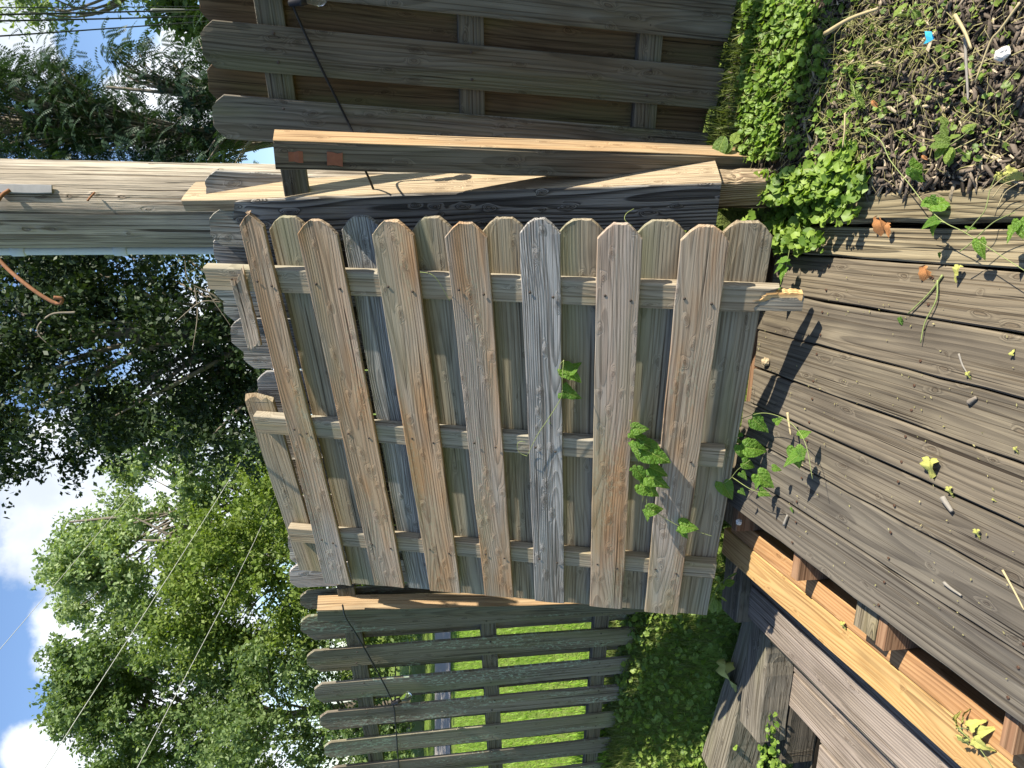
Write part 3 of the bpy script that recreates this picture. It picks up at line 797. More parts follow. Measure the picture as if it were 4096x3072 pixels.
# ------------------------------------------------------------------ utility pole
pb = Vector((.905, 3.42, -.5)); ptp = Vector((.905 - .043 * 9.5, 3.42, 9.0))
up = thing('utility_pole', pb, 'thick weathered utility pole behind the fence with white conduit', 'utility pole')
axp = (ptp - pb)
V = []; F = []; ns_ = 36; nr = 60; rg = random.Random(4)
ns_ = 72; flute = [rg.uniform(-.0035, .0035) - (.014 if k in (8, 21, 58, 50, 63, 44) else 0) for k in range(ns_)]
for i in range(nr + 1):
    f = i / nr
    r = .176 + .012 * f
    for k in range(ns_):
        a = 2 * math.pi * k / ns_
        rr = r + flute[k] * (.6 + .6 * math.sin(f * 9 + k)) + .002 * math.sin(f * 61 + k * 2.1)
        V.append((f * axp.length, rr * math.cos(a), rr * math.sin(a)))
    if i:
        for k in range(ns_):
            k2 = (k + 1) % ns_; F.append(((i - 1) * ns_ + k, (i - 1) * ns_ + k2, i * ns_ + k2, i * ns_ + k))
F.append(tuple(reversed(range(ns_)))); F.append(tuple(range(nr * ns_, (nr + 1) * ns_)))
link('pole', mesh('pole', V, F, MAT['pole'], True), frame(pb, axp, (0, -1, 0)), up)
lx = axp.normalized()
cpts = [pb + Vector((-.188, .05, 0)) + lx * s for s in (0, 2, 4, 6, 8)]
cond = link('conduit', tube('conduit', [p - pb for p in cpts], .018, MAT['conduit'], 10), T(pb), up)
for z in (2.55, 2.95):
    c = pb + Vector((-.188, .05, 0)) + lx * (z + .5)
    link('coupling', lathe('coupling', [(0, .021), (.004, .023), (.05, .023), (.054, .021)], MAT['conduit'], 12), frame(c, lx, (0, -1, 0)), cond)
# bracket and rusty rod with hooked end
bk = at_y(110, 757, 3.235)
link('bracket', board('bracket', .19, .035, .012, MAT['steel'], seed=2, seg=4, bow=0, cup=0), frame(bk - lx * .09 + Vector((0, -.01, 0)), lx, (.05, -1, 0)), up)
rod = curve_pts([at_y(38, 760, 3.22), at_y(0, 790, 3.20), at_y(-45, 880, 3.15), at_y(-40, 980, 3.1), at_y(20, 1065, 3.08), at_y(120, 1150, 3.05),
                 at_y(205, 1205, 3.04), at_y(240, 1213, 3.035), at_y(246, 1195, 3.03), at_y(215, 1190, 3.025)], 7)
link('hook_rod', tube('hook_rod', [p - pb for p in rod], .0075, MAT['rust'], 8), T(pb), up)
nl = curve_pts([at_y(378, 770, 3.225), at_y(360, 790, 3.20), at_y(350, 803, 3.19)], 4)
link('bent_nail', tube('bent_nail', [p - pb for p in nl], .004, MAT['rust'], 6), T(pb), up)


# ------------------------------------------------------------------ overhead wires
def wire(pts, r, mat, label, ext=1.0):
    P = curve_pts(pts, 10); o = P[0]
    w = link('overhead_wire', tube('overhead_wire', [p - o for p in P], r, mat, 6), T(o), label=label, cat='wire')
    return w


GW = None
for (x0, y0, x1, y1, r, lab) in ((-700, 27, 1500, 20, .004, 'thin dark overhead wire nearest the right edge of the sky'),
                                 (-700, 72, 1500, 22, .008, 'thick dark overhead cable with a splice near the right edge'),
                                 (-700, 90, 1500, 45, .0075, 'dark overhead cable just left of the thick spliced cable'),
                                 (-700, 190, 1300, 50, .0065, 'dark overhead cable sagging leftmost among the dark wires')):
    a = at_y(x0, y0, 5.5); b = at_y(x1, y1, 12)
    mid = (a + b) / 2 - UP * .12 + Vector((-.02, 0, 0))
    if lab.endswith('dark wires'): mid = at_y(380, 118, 7.4)
    elif y0 == 72: mid = at_y(380, 50, 7.4)
    elif y0 == 90: mid = at_y(380, 76, 7.4)
    else: mid = at_y(380, 29, 7.4)
    w = wire([a, mid, b], r, MAT['wire_dark'], lab)
    if y0 == 72:
        s = at_y(605, 42, 8.6); e = at_y(740, 43, 9.0)
        link('splice_sleeve', lathe('splice_sleeve', [(0, .012), (.01, .02), ((e - s).length - .01, .02), ((e - s).length, .012)], MAT['steel'], 8), frame(s, e - s, UP), w)
for (x0, y0, x1, y1, d0, d1, r, lab) in ((-300, 2950, 900, 1480, 9, 16, .0035, 'pale thin wire crossing blue sky and white cloud'),
                                         (60, 3260, 1300, 1260, 8, 17, .0042, 'pale wire crossing the tall light green tree'),
                                         (430, 3300, 1200, 1750, 8, 17, .0042, 'short pale wire lowest in front of the trees')):
    a = at_y(x0, y0, d0); b = at_y(x1, y1, d1)
    wire([a, (a + b) / 2 - UP * .10, b], r, MAT['wire_pale'], lab)

# ------------------------------------------------------------------ string lights
sl = thing('string_lights', at_y(1380, 2475, 3.6), 'black string light cable with clear bulbs strung across the fences', 'string lights')


def cable(pts):
    P = curve_pts(pts, 8); o = sl.location
    return link('cable', tube('cable', [p - o for p in P], .0042, MAT['black'], 6), T(o), sl)


def bulb(p, axis):
    axis = Vector(axis).normalized()
    s = link('socket', lathe('socket', [(-.012, .006), (-.008, .011), (.022, .013), (.024, .016), (.034, .016), (.036, .0145), (.048, .0145)], MAT['black'], 12), frame(p, axis, axis.orthogonal()), sl)
    pr = [(.046, .0125), (.056, .014), (.068, .021), (.082, .0255), (.096, .0255), (.108, .019), (.114, .009), (.116, .002)]
    link('bulb', lathe('bulb', pr, MAT['glass'], 16), frame(p, axis, axis.orthogonal()), s)
    link('filament', tube('filament', [(.05, 0, 0), (.065, .004, .002), (.085, -.003, 0), (.09, .004, -.002)], .0012, MAT['steel'], 4), frame(p, axis, axis.orthogonal()), s)


def frp(x, y, off): return at_pl(x, y, FR.p(0, off), FR.n)


def flp(x, y, off): return at_pl(x, y, FL_.p(0, off), FL_.n)


cable([frp(1100, -260, .09), frp(1150, -80, .08), frp(1172, 22, .075), frp(1270, 240, .06), frp(1412, 530, .06), frp(1425, 570, .2)])
cable([frp(1440, 640, .13), frp(1465, 690, .10), frp(1485, 735, .08), frp(1510, 800, .07)])
bulb(frp(1168, 12, .08), (.2, -.25, -1))
cable([flp(1370, 2420, .22), flp(1385, 2475, .16), flp(1440, 2562, .09), flp(1563, 2792, .08), flp(1582, 2900, .08), flp(1590, 3000, .07), flp(1600, 3120, .06)])
bulb(flp(1572, 2812, .085), (.42, -.1, -1))


# ------------------------------------------------------------------ trees
def limbs(segs):
    """segs: list of (pts, r0, r1) -> one mesh"""
    V = []; F = []
    for pts, r0, r1 in segs:
        n = len(pts); b = len(V); sd = 7
        for i, p in enumerate(pts):
            p = Vector(p); t = (Vector(pts[min(i + 1, n - 1)]) - Vector(pts[max(i - 1, 0)])).normalized()
            a = t.orthogonal().normalized(); c = t.cross(a); r = r0 + (r1 - r0) * i / (n - 1)
            for k in range(sd):
                an = 2 * math.pi * k / sd; V.append(p + a * math.cos(an) * r + c * math.sin(an) * r)
            if i:
                for k in range(sd): F.append((b + (i - 1) * sd + k, b + (i - 1) * sd + (k + 1) % sd, b + i * sd + (k + 1) % sd, b + i * sd + k))
    return V, F


def unit(rng, n):
    v = rng.normal(size=(n, 3)); return v / np.linalg.norm(v, axis=1, keepdims=True)


def leaf_quads(rng, P, size, droop=.3, asp=.5):
    """rhombic folded leaves (two triangles as one bent quad) at P"""
    n = len(P); a = unit(rng, n); a[:, 2] -= droop; a /= np.linalg.norm(a, axis=1, keepdims=True)
    b = unit(rng, n); b -= a * (a * b).sum(1, keepdims=True); b /= np.linalg.norm(b, axis=1, keepdims=True)
    s = size * rng.uniform(.6, 1.3, (n, 1)); nrm = np.cross(a, b)
    q0 = P; q1 = P + a * s * .45 + b * s * asp * .5; q2 = P + a * s; q3 = P + a * s * .45 - b * s * asp * .5 + nrm * s * .12
    return np.stack([q0, q1, q2, q3], 1).reshape(-1, 3)


def tree(name, base, clumps, n_leaf, size, mat, label, trunk_r=.16, seed=0, group=None, asp=.55, droop=.3, shell=.55, extra=None, bark='bark', cat='tree'):
    """clumps: (x,y,z,r) world; the crown's leaves fill shells of the clumps, the limbs run to them"""
    rng = np.random.RandomState(seed); base = Vector(base)
    root = thing(name, base, label, cat, group)
    cl = np.array(clumps, float); vol = cl[:, 3] ** 2; cnt = np.maximum((n_leaf * vol / vol.sum()).astype(int), 3)
    pts = []; ctr = cl[:, :3].mean(0)
    for (x, y, z, r), c in zip(cl, cnt):
        # leaves sit along short twigs that fan out of each clump, so the outline is feathery
        nt = max(5, int(c / 30)); out = np.array((x, y, z)) - ctr; out = out / (np.linalg.norm(out) + .01)
        td = unit(rng, nt) * .8 + out * .7 + np.array((0, 0, .45)); td /= np.linalg.norm(td, axis=1, keepdims=True)
        tp = unit(rng, nt) * r * rng.uniform(.0, .6, (nt, 1)); tl = r * rng.uniform(.7, 1.5, (nt, 1)); ti = rng.randint(0, nt, c)
        f_ = rng.uniform(0, 1, (c, 1)) ** .8
        p = tp[ti] + td[ti] * tl[ti] * f_ + rng.normal(size=(c, 3)) * r * (.17 - .10 * f_)
        pts.append(p + (x, y, z))
    P = np.concatenate(pts) - np.array(base)
    link('crown', mesh_np('crown', leaf_quads(rng, P, size, droop, asp), 4, mat), T(base), root)
    segs = []; rd = random.Random(seed)
    top = Vector((cl[:, 0].mean(), cl[:, 1].mean(), cl[:, 2].max() - .4)) - base
    h = top.z; tr = [Vector((top.x * f + rd.uniform(-.1, .1) * (0 < f < 1), top.y * f, h * f)) for f in (0, .2, .4, .6, .8, 1)]
    segs.append((tr, trunk_r, trunk_r * .15))
    idx = list(range(len(cl))); rd.shuffle(idx)
    for i in idx[:46]:
        c = Vector(cl[i, :3]) - base
        f = max(.12, min(.9, (c.z / h) - .22)); s = Vector((top.x * f, top.y * f, h * f))
        mid = s.lerp(c, .5) + Vector((rd.uniform(-.3, .3), rd.uniform(-.3, .3), rd.uniform(-.1, .35)))
        r = trunk_r * .35 * (1 - f * .6); segs.append((curve_pts([s, mid, c], 4), r, r * .2))
    if extra: segs += [([Vector(p) - base for p in pts_], r0, r1) for pts_, r0, r1 in extra]
    V, F = limbs(segs); link('trunk', mesh('trunk', V, F, MAT[bark], True), T(base), root)
    return root


def crown_px(boxes, dist, seed, r=(.5, .9), spread=1.6, k=1.0):
    """clump centres from picture areas (x0,x1,y0,y1,count) at a distance, spread in depth"""
    rd = random.Random(seed); out = []
    for (x0, x1, y0, y1, n) in boxes:
        for _ in range(int(n * k)):
            p = at_y(rd.uniform(x0, x1), rd.uniform(y0, y1), dist + rd.uniform(-spread, spread))
            out.append((*p, rd.uniform(*r)))
    return out


# far trees beyond the road (image left to right = sky to ground)
cl = crown_px([(300, 560, 2130, 2480, 34), (380, 560, 2000, 2300, 16), (480, 800, 1680, 2450, 56), (440, 520, 1600, 1800, 8), (700, 1100, 1580, 2400, 50), (260, 320, 2180, 2460, 9), (980, 1300, 1560, 2200, 26)], 27, 1, (.45, .85), 2.0)
tree('maple_tree', at_z(1640, 1950, -.5), cl, 62000, .165, MAT['tree_light'], 'tall light green tree under the white cloud with bare pale branches', .22, 1,
     extra=[(curve_pts([at_y(1100, 2230, 25.2), at_y(830, 2215, 24.6), at_y(700, 2170, 24.3), at_y(560, 2160, 24.5)], 5), .10, .03),
            (curve_pts([at_y(800, 2215, 24.6), at_y(640, 2120, 24.4), at_y(540, 2070, 24.4)], 5), .07, .02)])
cl = crown_px([(290, 420, 2640, 2900, 26), (390, 620, 2580, 3072, 50), (560, 1000, 2500, 3072, 60), (262, 320, 2620, 2680, 4), (262, 320, 2790, 2900, 6), (420, 600, 3050, 3500, 28)], 25, 2, (.42, .8), 1.6)
tree('oak_tree', at_z(1640, 2820, -.5), cl, 60000, .15, MAT['tree_mid'], 'broad mid green tree at the left under the blue sky', .22, 2)
cl = crown_px([(680, 1000, 2200, 2560, 26), (820, 1250, 2000, 2600, 36), (1000, 1500, 1700, 2700, 40)], 22.5, 3, (.55, .95), 1.2)
tree('bushy_tree', at_z(1630, 2350, -.5), cl, 42000, .14, MAT['tree_yellow'], 'low bushy yellow green tree just above the left fence', .16, 3)
cl = crown_px([(1000, 1300, 2600, 3300, 30), (1180, 1600, 2450, 3300, 40), (900, 1200, 2850, 3400, 16)], 22, 4, (.5, .9), 1.0)
tree('bushy_tree', at_z(1640, 2900, -.5), cl, 34000, .14, MAT['tree_mid'], 'dark green thicket tree behind the leftmost fence boards', .14, 4)
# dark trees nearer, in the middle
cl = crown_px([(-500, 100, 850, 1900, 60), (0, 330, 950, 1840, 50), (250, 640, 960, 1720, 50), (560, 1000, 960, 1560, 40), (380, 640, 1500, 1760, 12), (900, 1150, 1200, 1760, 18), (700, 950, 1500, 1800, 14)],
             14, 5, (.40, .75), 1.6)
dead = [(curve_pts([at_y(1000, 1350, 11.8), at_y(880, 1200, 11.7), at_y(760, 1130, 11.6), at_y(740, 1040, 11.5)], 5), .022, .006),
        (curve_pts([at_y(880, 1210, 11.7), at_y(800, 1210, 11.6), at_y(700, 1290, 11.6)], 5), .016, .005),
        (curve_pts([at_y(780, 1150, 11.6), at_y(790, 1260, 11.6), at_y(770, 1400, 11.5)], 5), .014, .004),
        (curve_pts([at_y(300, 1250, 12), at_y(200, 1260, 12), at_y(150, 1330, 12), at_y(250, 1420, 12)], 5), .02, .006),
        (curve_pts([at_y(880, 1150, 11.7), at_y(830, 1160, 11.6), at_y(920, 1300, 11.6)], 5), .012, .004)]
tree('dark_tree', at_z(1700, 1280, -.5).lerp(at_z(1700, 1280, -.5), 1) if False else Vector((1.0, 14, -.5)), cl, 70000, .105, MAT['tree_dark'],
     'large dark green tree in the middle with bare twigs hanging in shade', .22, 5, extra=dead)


# pinnate leaved dark tree on the right
def pinnate(name, base, tufts, mat, label, seed, llen=.23, lf=.060, per=9, trunk_r=.06):
    rng = np.random.RandomState(seed); rd = random.Random(seed); base = Vector(base); root = thing(name, base, label, 'tree')
    quads = []; segs = []
    cz = max(t[2] for t in tufts); top = Vector((np.mean([t[0] for t in tufts]), np.mean([t[1] for t in tufts]), cz)) - base
    segs.append(([top * f for f in (0, .3, .6, 1)], trunk_r, trunk_r * .25))
    for (tx, ty, tz, tr) in tufts:
        c = Vector((tx, ty, tz)) - base
        f = max(.1, min(.95, c.z / top.z - .15)); segs.append((curve_pts([top * f, (top * f).lerp(c, .5) + UP * .15, c], 3), trunk_r * .3, .004))
        for _ in range(per):
            an = rd.uniform(0, 6.28); el = rd.uniform(-.3, .7); dirv = Vector((math.cos(an) * math.cos(el), math.sin(an) * math.cos(el), math.sin(el)))
            p0 = c + Vector((rd.gauss(0, tr * .5), rd.gauss(0, tr * .5), rd.gauss(0, tr * .45)))
            L = llen * rd.uniform(.7, 1.25); npair = 9; prev = p0; dv = dirv.copy()
            sidev = dv.cross(UP); sidev = sidev.normalized() if sidev.length > .01 else Vector((1, 0, 0))
            for k in range(npair):
                dv = (dv + Vector((0, 0, -.13))).normalized(); pnt = prev + dv * L / npair
                for s in (-1, 1):
                    l = lf * (1 - .5 * abs(k / npair - .4)) * rd.uniform(.85, 1.15)
                    ld = (sidev * s * .9 + dv * .45 + Vector((0, 0, -.35))).normalized(); wv = ld.cross(dv.cross(sidev)).normalized() * l * .17
                    quads += [pnt, pnt + ld * l * .45 + wv, pnt + ld * l, pnt + ld * l * .45 - wv]
                prev = pnt
    link('crown', mesh_np('crown', np.array([tuple(v) for v in quads]), 4, mat), T(base), root)
    V, F = limbs(segs); link('trunk', mesh('trunk', V, F, MAT['bark'], True), T(base), root)
    return root


def tuft_px(boxes, dist, seed, r=.28, spread=.7):
    rd = random.Random(seed); out = []
    for (x0, x1, y0, y1, n) in boxes:
        for _ in range(n):
            p = at_y(rd.uniform(x0, x1), rd.uniform(y0, y1), dist + rd.uniform(-spread, spread)); out.append((*p, r * rd.uniform(.6, 1.3)))
    return out


tf = tuft_px([(-150, 250, 300, 640, 90), (150, 310, 270, 600, 40), (300, 420, 400, 640, 36), (420, 560, 440, 640, 30), (600, 860, 500, 680, 50), (-100, 150, 260, 320, 8), (200, 240, 215, 260, 3)], 9.0, 6)
pinnate('walnut_tree', (2.9, 9.0, -.5), tf, MAT['tree_blue'], 'dark feathery leaved tree right of the utility pole', 6, per=10)
tf = tuft_px([(430, 480, 180, 230, 3), (450, 560, 210, 320, 7), (540, 640, 270, 340, 5), (640, 720, 200, 300, 6), (680, 860, 330, 520, 30), (780, 900, 130, 330, 20), (820, 950, 300, 700, 26)], 8.2, 7, .22, .5)
pinnate('sumac_tree', (3.0, 8.2, -.5), tf, MAT['tree_blue'], 'open feathery sapling against the sky above the right fence', 7, per=7)
cl = crown_px([(680, 800, -300, 40, 26), (760, 860, 40, 120, 8)], 12, 8, (.25, .45), .6)
tree('maple_tree', (6.6, 12, -.5), cl, 9000, .12, MAT['tree_mid'], 'green tree behind the wires at the right edge', .12, 8)
cl = crown_px([(0, 340, -260, -20, 20), (70, 210, 0, 70, 5), (250, 310, 0, 60, 2), (470, 570, -200, -10, 6)], 10, 9, (.16, .3), .6)
tree('willow_tree', (5.6, 10, -.5), cl, 3000, .085, MAT['tree_light'], 'loose pale leaved tree whose twigs hang behind the dark wires', .12, 9, asp=.35)
# tall unseen tree added out of frame to the right, to shade the dark tree
cl = [(9.2 + math.cos(i * 2.4) * 2.2 * random.Random(i).uniform(.2, 1), 9.2 + math.sin(i * 2.4) * 2.2 * random.Random(i + 9).uniform(.2, 1), 4 + 7 * ((i * .618) % 1), .8) for i in range(90)]
tree('dark_tree', (9.2, 9.2, -.5), cl, 30000, .16, MAT['tree_mid'], 'tall unseen tree added farther right to shade the dark tree', .25, 10)

# ------------------------------------------------------------------ leaves, vines, weeds
HEART = [(0, 0), (.24, -.13), (.38, .06), (.35, .34), (.19, .66), (.0, 1.0)]


def leaf_mesh(name, mat, outline=HEART, fold=.22, curl=.18, wav=.03, seed=0):
    rd = random.Random(seed); o2 = [outline[0]]
    for a_, b_ in zip(outline, outline[1:]): o2 += [((a_[0] + b_[0]) / 2 + rd.uniform(-.012, .03), (a_[1] + b_[1]) / 2), b_]
    outline = o2; n = len(outline); V = []; F = []
    mid = [(0, y) for _, y in outline]; mid = [(0, max(0, y)) for _, y in mid]
    for sgn in (1, -1):
        b = len(V)
        for i, (x, y) in enumerate(outline):
            ym = max(0.0, y) if i else 0.0
            zc = -curl * ym * ym
            V.append((0, ym, zc)); V.append((x * sgn * .55, y, zc + fold * x * .55 + rd.uniform(-wav, wav))); V.append((x * sgn, y, zc + fold * x * .7 + rd.uniform(-wav, wav) * 2 - .25 * x * x))
            if i:
                for k in (0, 1):
                    f = (b + (i - 1) * 3 + k, b + (i - 1) * 3 + k + 1, b + i * 3 + k + 1, b + i * 3 + k)
                    F.append(f if sgn > 0 else tuple(reversed(f)))
    me = mesh(name, V, F, mat, True); return me


LOBED = [(0, 0), (.20, -.12), (.42, -.02), (.33, .22), (.24, .42), (.13, .70), (0, 1.0)]
OVAL = [(0, 0), (.16, .10), (.29, .33), (.30, .55), (.18, .82), (0, 1.0)]
LANCE = [(0, 0), (.06, .12), (.10, .35), (.09, .6), (.05, .85), (0, 1.0)]
LEAVES = [leaf_mesh('leaf', MAT['leaf'], HEART, seed=1), leaf_mesh('leaf', MAT['leaf'], LOBED, .3, .3, seed=2), leaf_mesh('leaf', MAT['leaf'], HEART, .4, .4, seed=3), leaf_mesh('leaf', MAT['leaf'], LOBED, .1, .1, seed=4)]
WLEAVES = [leaf_mesh('leaf', MAT['weed'], OVAL, .25, .35, seed=5), leaf_mesh('leaf', MAT['weed'], OVAL, .15, .15, seed=6), leaf_mesh('leaf', MAT['weed'], LANCE, .3, .5, seed=7)]


def put_leaf(me, p, tipdir, nrm, size, parent, name='leaf', color=None):
    """leaf base at p, pointing along tipdir, upper side towards nrm"""
    m_ = frame(p, Vector(tipdir).cross(Vector(nrm)), nrm)     # local X = side
    y = Vector(tipdir).normalized()
    n = Vector(nrm); n = (n - y * n.dot(y)).normalized(); x = y.cross(n)
    mm = Matrix.Identity(4)
    for r in range(3): mm[r][0], mm[r][1], mm[r][2], mm[r][3] = x[r] * size, y[r] * size, n[r] * size, p[r]
    return link(name, me, mm, parent, color)


def vine(name, label, stems, leaves, seed, smat='stem', meshes=LEAVES, cat='vine', r=.0016):
    """stems: list of world point lists; leaves: (base point, tip point, normal)"""
    rd = random.Random(seed); o = Vector(stems[0][0]); root = thing(name, o, label, cat)
    for s in stems:
        P = curve_pts(s, 8); link('stem', tube('stem', [p - o for p in P], r, MAT[smat], 5, r * .6), T(o), root)
    for i, (b, t, n) in enumerate(leaves):
        b = Vector(b); t = Vector(t); n = Vector(n) + Vector((rd.uniform(-.35, .35), rd.uniform(-.35, .35), rd.uniform(-.2, .2)))
        put_leaf(meshes[i % len(meshes)], b, t - b, n, (t - b).length, root)
    return root


def same_depth(b, x, y):
    r = ray(x, y); return EYE + r * ((b - EYE).dot(FWD))      # ray has unit depth along FWD


def L2(lst, f, nrm, lift=0.0):
    """leaf list from photo pixels (base x,y, tip x,y) via projector f"""
    return [(f(a, b), same_depth(f(a, b), c, d_), nrm) for a, b, c, d_ in lst]


FACE = (EYE - Vector((0, 2.6, .6))).normalized() + SUN * .7
fp = lambda x, y: pp(x, y, .012)
fp2 = lambda x, y: pp(x, y, .035)
# vine between the two lowest pickets
vine('bindweed_vine', 'green vine climbing between the lowest two pickets of the panel',
     [[fp2(2520, 1680), fp2(2540, 1740), fp2(2590, 1790), fp2(2600, 1850), fp2(2580, 1930), fp2(2570, 2010)], [fp2(2610, 2040), fp2(2680, 2085), fp2(2730, 2110), fp(2800, 2130), fp(2850, 2145)], [fp2(2585, 1990), fp2(2590, 2030), fp2(2610, 2040)]],
     L2([(2530, 1715, 2600, 1715), (2522, 1730, 2575, 1755), (2545, 1760, 2625, 1790), (2545, 1770, 2553, 1850), (2570, 1795, 2690, 1850), (2600, 1870, 2680, 1905), (2545, 1880, 2595, 1935),
         (2595, 1905, 2685, 1955), (2560, 1935, 2640, 1990), (2530, 1870, 2560, 1900), (2590, 2040, 2660, 2035), (2590, 2040, 2590, 2090), (2720, 2100, 2800, 2115), (2725, 2115, 2750, 2165)], fp2, FACE), 1)
vine('bindweed_vine', 'pair of vine leaves showing in the gap above the sixth picket',
     [[fp(2235, 1500), fp(2240, 1460), fp(2255, 1440)], [fp(2250, 1560), fp(2240, 1600), fp(2190, 1680), fp(2150, 1740), fp(2110, 1820)], [fp(2255, 1440), fp2(2250, 1500), fp2(2250, 1560)]],
     L2([(2250, 1470, 2330, 1525), (2250, 1560, 2330, 1600), (2275, 1490, 2320, 1440), (2195, 1680, 2235, 1672)], lambda x, y: pp(x, y, -.015), FACE), 2)
vine('tendril', 'thin curling tendril across the grey picket', [[fp(2110, 1825), fp(2085, 1815), fp(2070, 1795), fp(2072, 1772), fp(2090, 1765), fp(2102, 1770)]], [], 3, r=.0013)
vine('tendril', 'thin green tendril over the upper part of the third gap', [[fp(1680, 1088), fp(1720, 1095), fp(1750, 1120), fp(1780, 1170), fp(1800, 1205)]], [], 4, r=.0014)
vine('tendril', 'short curled tendril on the dark leaning post', [[at_y(2535, 835, 2.30), at_y(2505, 855, 2.29), at_y(2500, 880, 2.28), at_y(2530, 905, 2.28)]], [], 14, r=.0013)
# vine at the deck corner
z0 = lambda x, y: at_z(x, y, .05)
zc = lambda x, y: at_z(x, y, .10)
vine('bindweed_vine', 'leafy vine sprawling over the deck corner under the panel',
     [[zc(2870, 1800), zc(2920, 1705), zc(3010, 1660), zc(3080, 1655), zc(3160, 1690), zc(3220, 1770), zc(3250, 1915)],
      [zc(2780, 1970), zc(2900, 1930), zc(2950, 1880), zc(3000, 1840)], [zc(2930, 1910), zc(3010, 1960), zc(3080, 1970)]],
     L2([(2920, 1700, 2870, 1720), (2895, 1720, 2960, 1695), (2860, 1760, 2940, 1810), (2850, 1790, 2920, 1740), (2830, 1820, 2935, 1840), (2960, 1730, 2920, 1755), (2980, 1790, 3085, 1800), (2910, 1750, 2975, 1770),
         (3010, 1675, 3080, 1730), (3100, 1690, 3135, 1665), (3200, 1745, 3245, 1715), (3205, 1800, 3215, 1850), (3180, 1790, 3195, 1880), (3195, 1820, 3130, 1860), (2970, 1850, 3030, 1870), (2965, 1890, 2990, 1925),
         (3030, 1895, 3100, 1960), (3030, 1930, 3020, 1960), (2890, 1925, 2930, 2010), (2960, 1960, 2985, 1985), (3090, 1870, 3130, 1880), (2880, 1890, 2920, 1870), (2960, 1640 + 140, 2990, 1850), (3040, 1965, 3090, 1985)], zc, FACE), 5)
# weed by the corner post of the steps
wp = lambda x, y: at_y(x, y, 3.12)
vine('broadleaf_weed', 'bright lime green weed growing at the far end of the steps', [[wp(2830, 2440), wp(2860, 2370), wp(2885, 2330), wp(2940, 2290)]],
     L2([(2860, 2390, 2840, 2455), (2870, 2400, 2870, 2458), (2880, 2385, 2915, 2412), (2865, 2385, 2812, 2380), (2880, 2360, 2900, 2335), (2885, 2350, 2870, 2310), (2895, 2340, 2940, 2320), (2900, 2330, 2930, 2345), (2910, 2310, 2950, 2290)], wp, FACE), 6, meshes=WLEAVES, cat='weed')
# vines and weeds at the mulch edge, right
zb = lambda x, y: at_z(x, y, .07)
vine('bindweed_vine', 'long trailing vine from the mulch across the edging timber',
     [[zb(3440, 515), zb(3520, 560), zb(3560, 640), zb(3640, 740), zb(3710, 830), zb(3780, 890), zb(3860, 930), zb(4000, 1020), zb(4110, 1090)], [zb(3780, 890), zb(3740, 880), zb(3700, 870)], [zb(3860, 935), zb(3900, 890), zb(3940, 840), zb(3960, 760), zb(3990, 690)],
      [zb(3840, 1005), zb(3880, 975), zb(3960, 900), zb(4010, 870), zb(4060, 850)]],
     L2([(3720, 830, 3835, 770), (3740, 890, 3720, 945), (3750, 880, 3690, 900), (3640, 665, 3730, 690), (3650, 690, 3700, 740), (3870, 915, 3910, 905), (3920, 960, 3920, 1040), (4060, 900, 4020, 970), (4080, 880, 4085, 960), (3720, 790, 3745, 850)], zb, UP + SUN * .4), 7)
vine('wilted_vine', 'yellowish wilted clump of leaves at the right edge of the mulch', [[zb(3960, 760), zb(4000, 720), zb(4050, 690), zb(4100, 670)], [zb(3970, 790), zb(4010, 740), zb(4060, 720)], [zb(3990, 830), zb(4020, 770), zb(4070, 735)]],
     L2([(4000, 690, 4060, 710), (4010, 700, 4040, 745), (4030, 680, 4090, 690), (4050, 690, 4100, 740), (3990, 700, 4010, 750)], zb, UP), 8, meshes=[leaf_mesh('leaf', MAT['wilt'], HEART, .4, .5, .06, seed=9)], smat='stem_dry')
vine('broadleaf_weed', 'broad leaved light green weed growing from the dark mulch', [[zb(3800, 580), zb(3790, 555), zb(3780, 530)], [zb(3800, 580), zb(3850, 545), zb(3880, 520)]],
     L2([(3800, 570, 3740, 545), (3800, 575, 3720, 580), (3790, 570, 3735, 620), (3800, 585, 3790, 665), (3810, 590, 3770, 640), (3850, 530, 3905, 485), (3830, 590, 3850, 625), (3790, 545, 3760, 500), (3780, 520, 3775, 470), (3785, 500, 3760, 465), (3800, 560, 3840, 520)],
        zb, UP + SUN * .3), 9, meshes=WLEAVES[:2], cat='weed')
vine('broadleaf_weed', 'fresh weed with pointed leaves at the top edge of the mulch bed', [[at_z(3640, 20, .2), at_z(3640, 30, .22), at_z(3650, 40, .24)]],
     L2([(3630, 15, 3570, 45), (3640, 30, 3625, 65), (3650, 30, 3690, 0), (3650, 40, 3685, 70), (3700, 55, 3720, 20), (3650, 45, 3660, 80), (3600, 10, 3640, -20)], lambda x, y: at_z(x, y, .22), UP + SUN * .3), 10, meshes=WLEAVES[:2], cat='weed')
vine('broadleaf_weed', 'large pale leaf weed beside the foot of the orange post', [[at_z(2950, 590, .22), at_z(2930, 570, .25), at_z(2910, 560, .28)]],
     L2([(2900, 545, 2850, 640), (2890, 620, 2925, 560), (2930, 580, 2960, 510)], lambda x, y: at_y(x, y, 2.42), FACE), 11, meshes=WLEAVES[:1], cat='weed')
vine('grass_weed', 'tuft of wide green blades lying on the mulch', [[at_z(3410, 330, .12), at_z(3420, 380, .12)]],
     L2([(3400, 330, 3450, 430), (3410, 350, 3455, 440), (3400, 330, 3470, 290), (3440, 400, 3370, 440), (3420, 340, 3390, 300)], lambda x, y: at_z(x, y, .12), UP), 12, meshes=[leaf_mesh('leaf', MAT['weed'], LANCE, .3, .2, seed=17)], cat='weed')
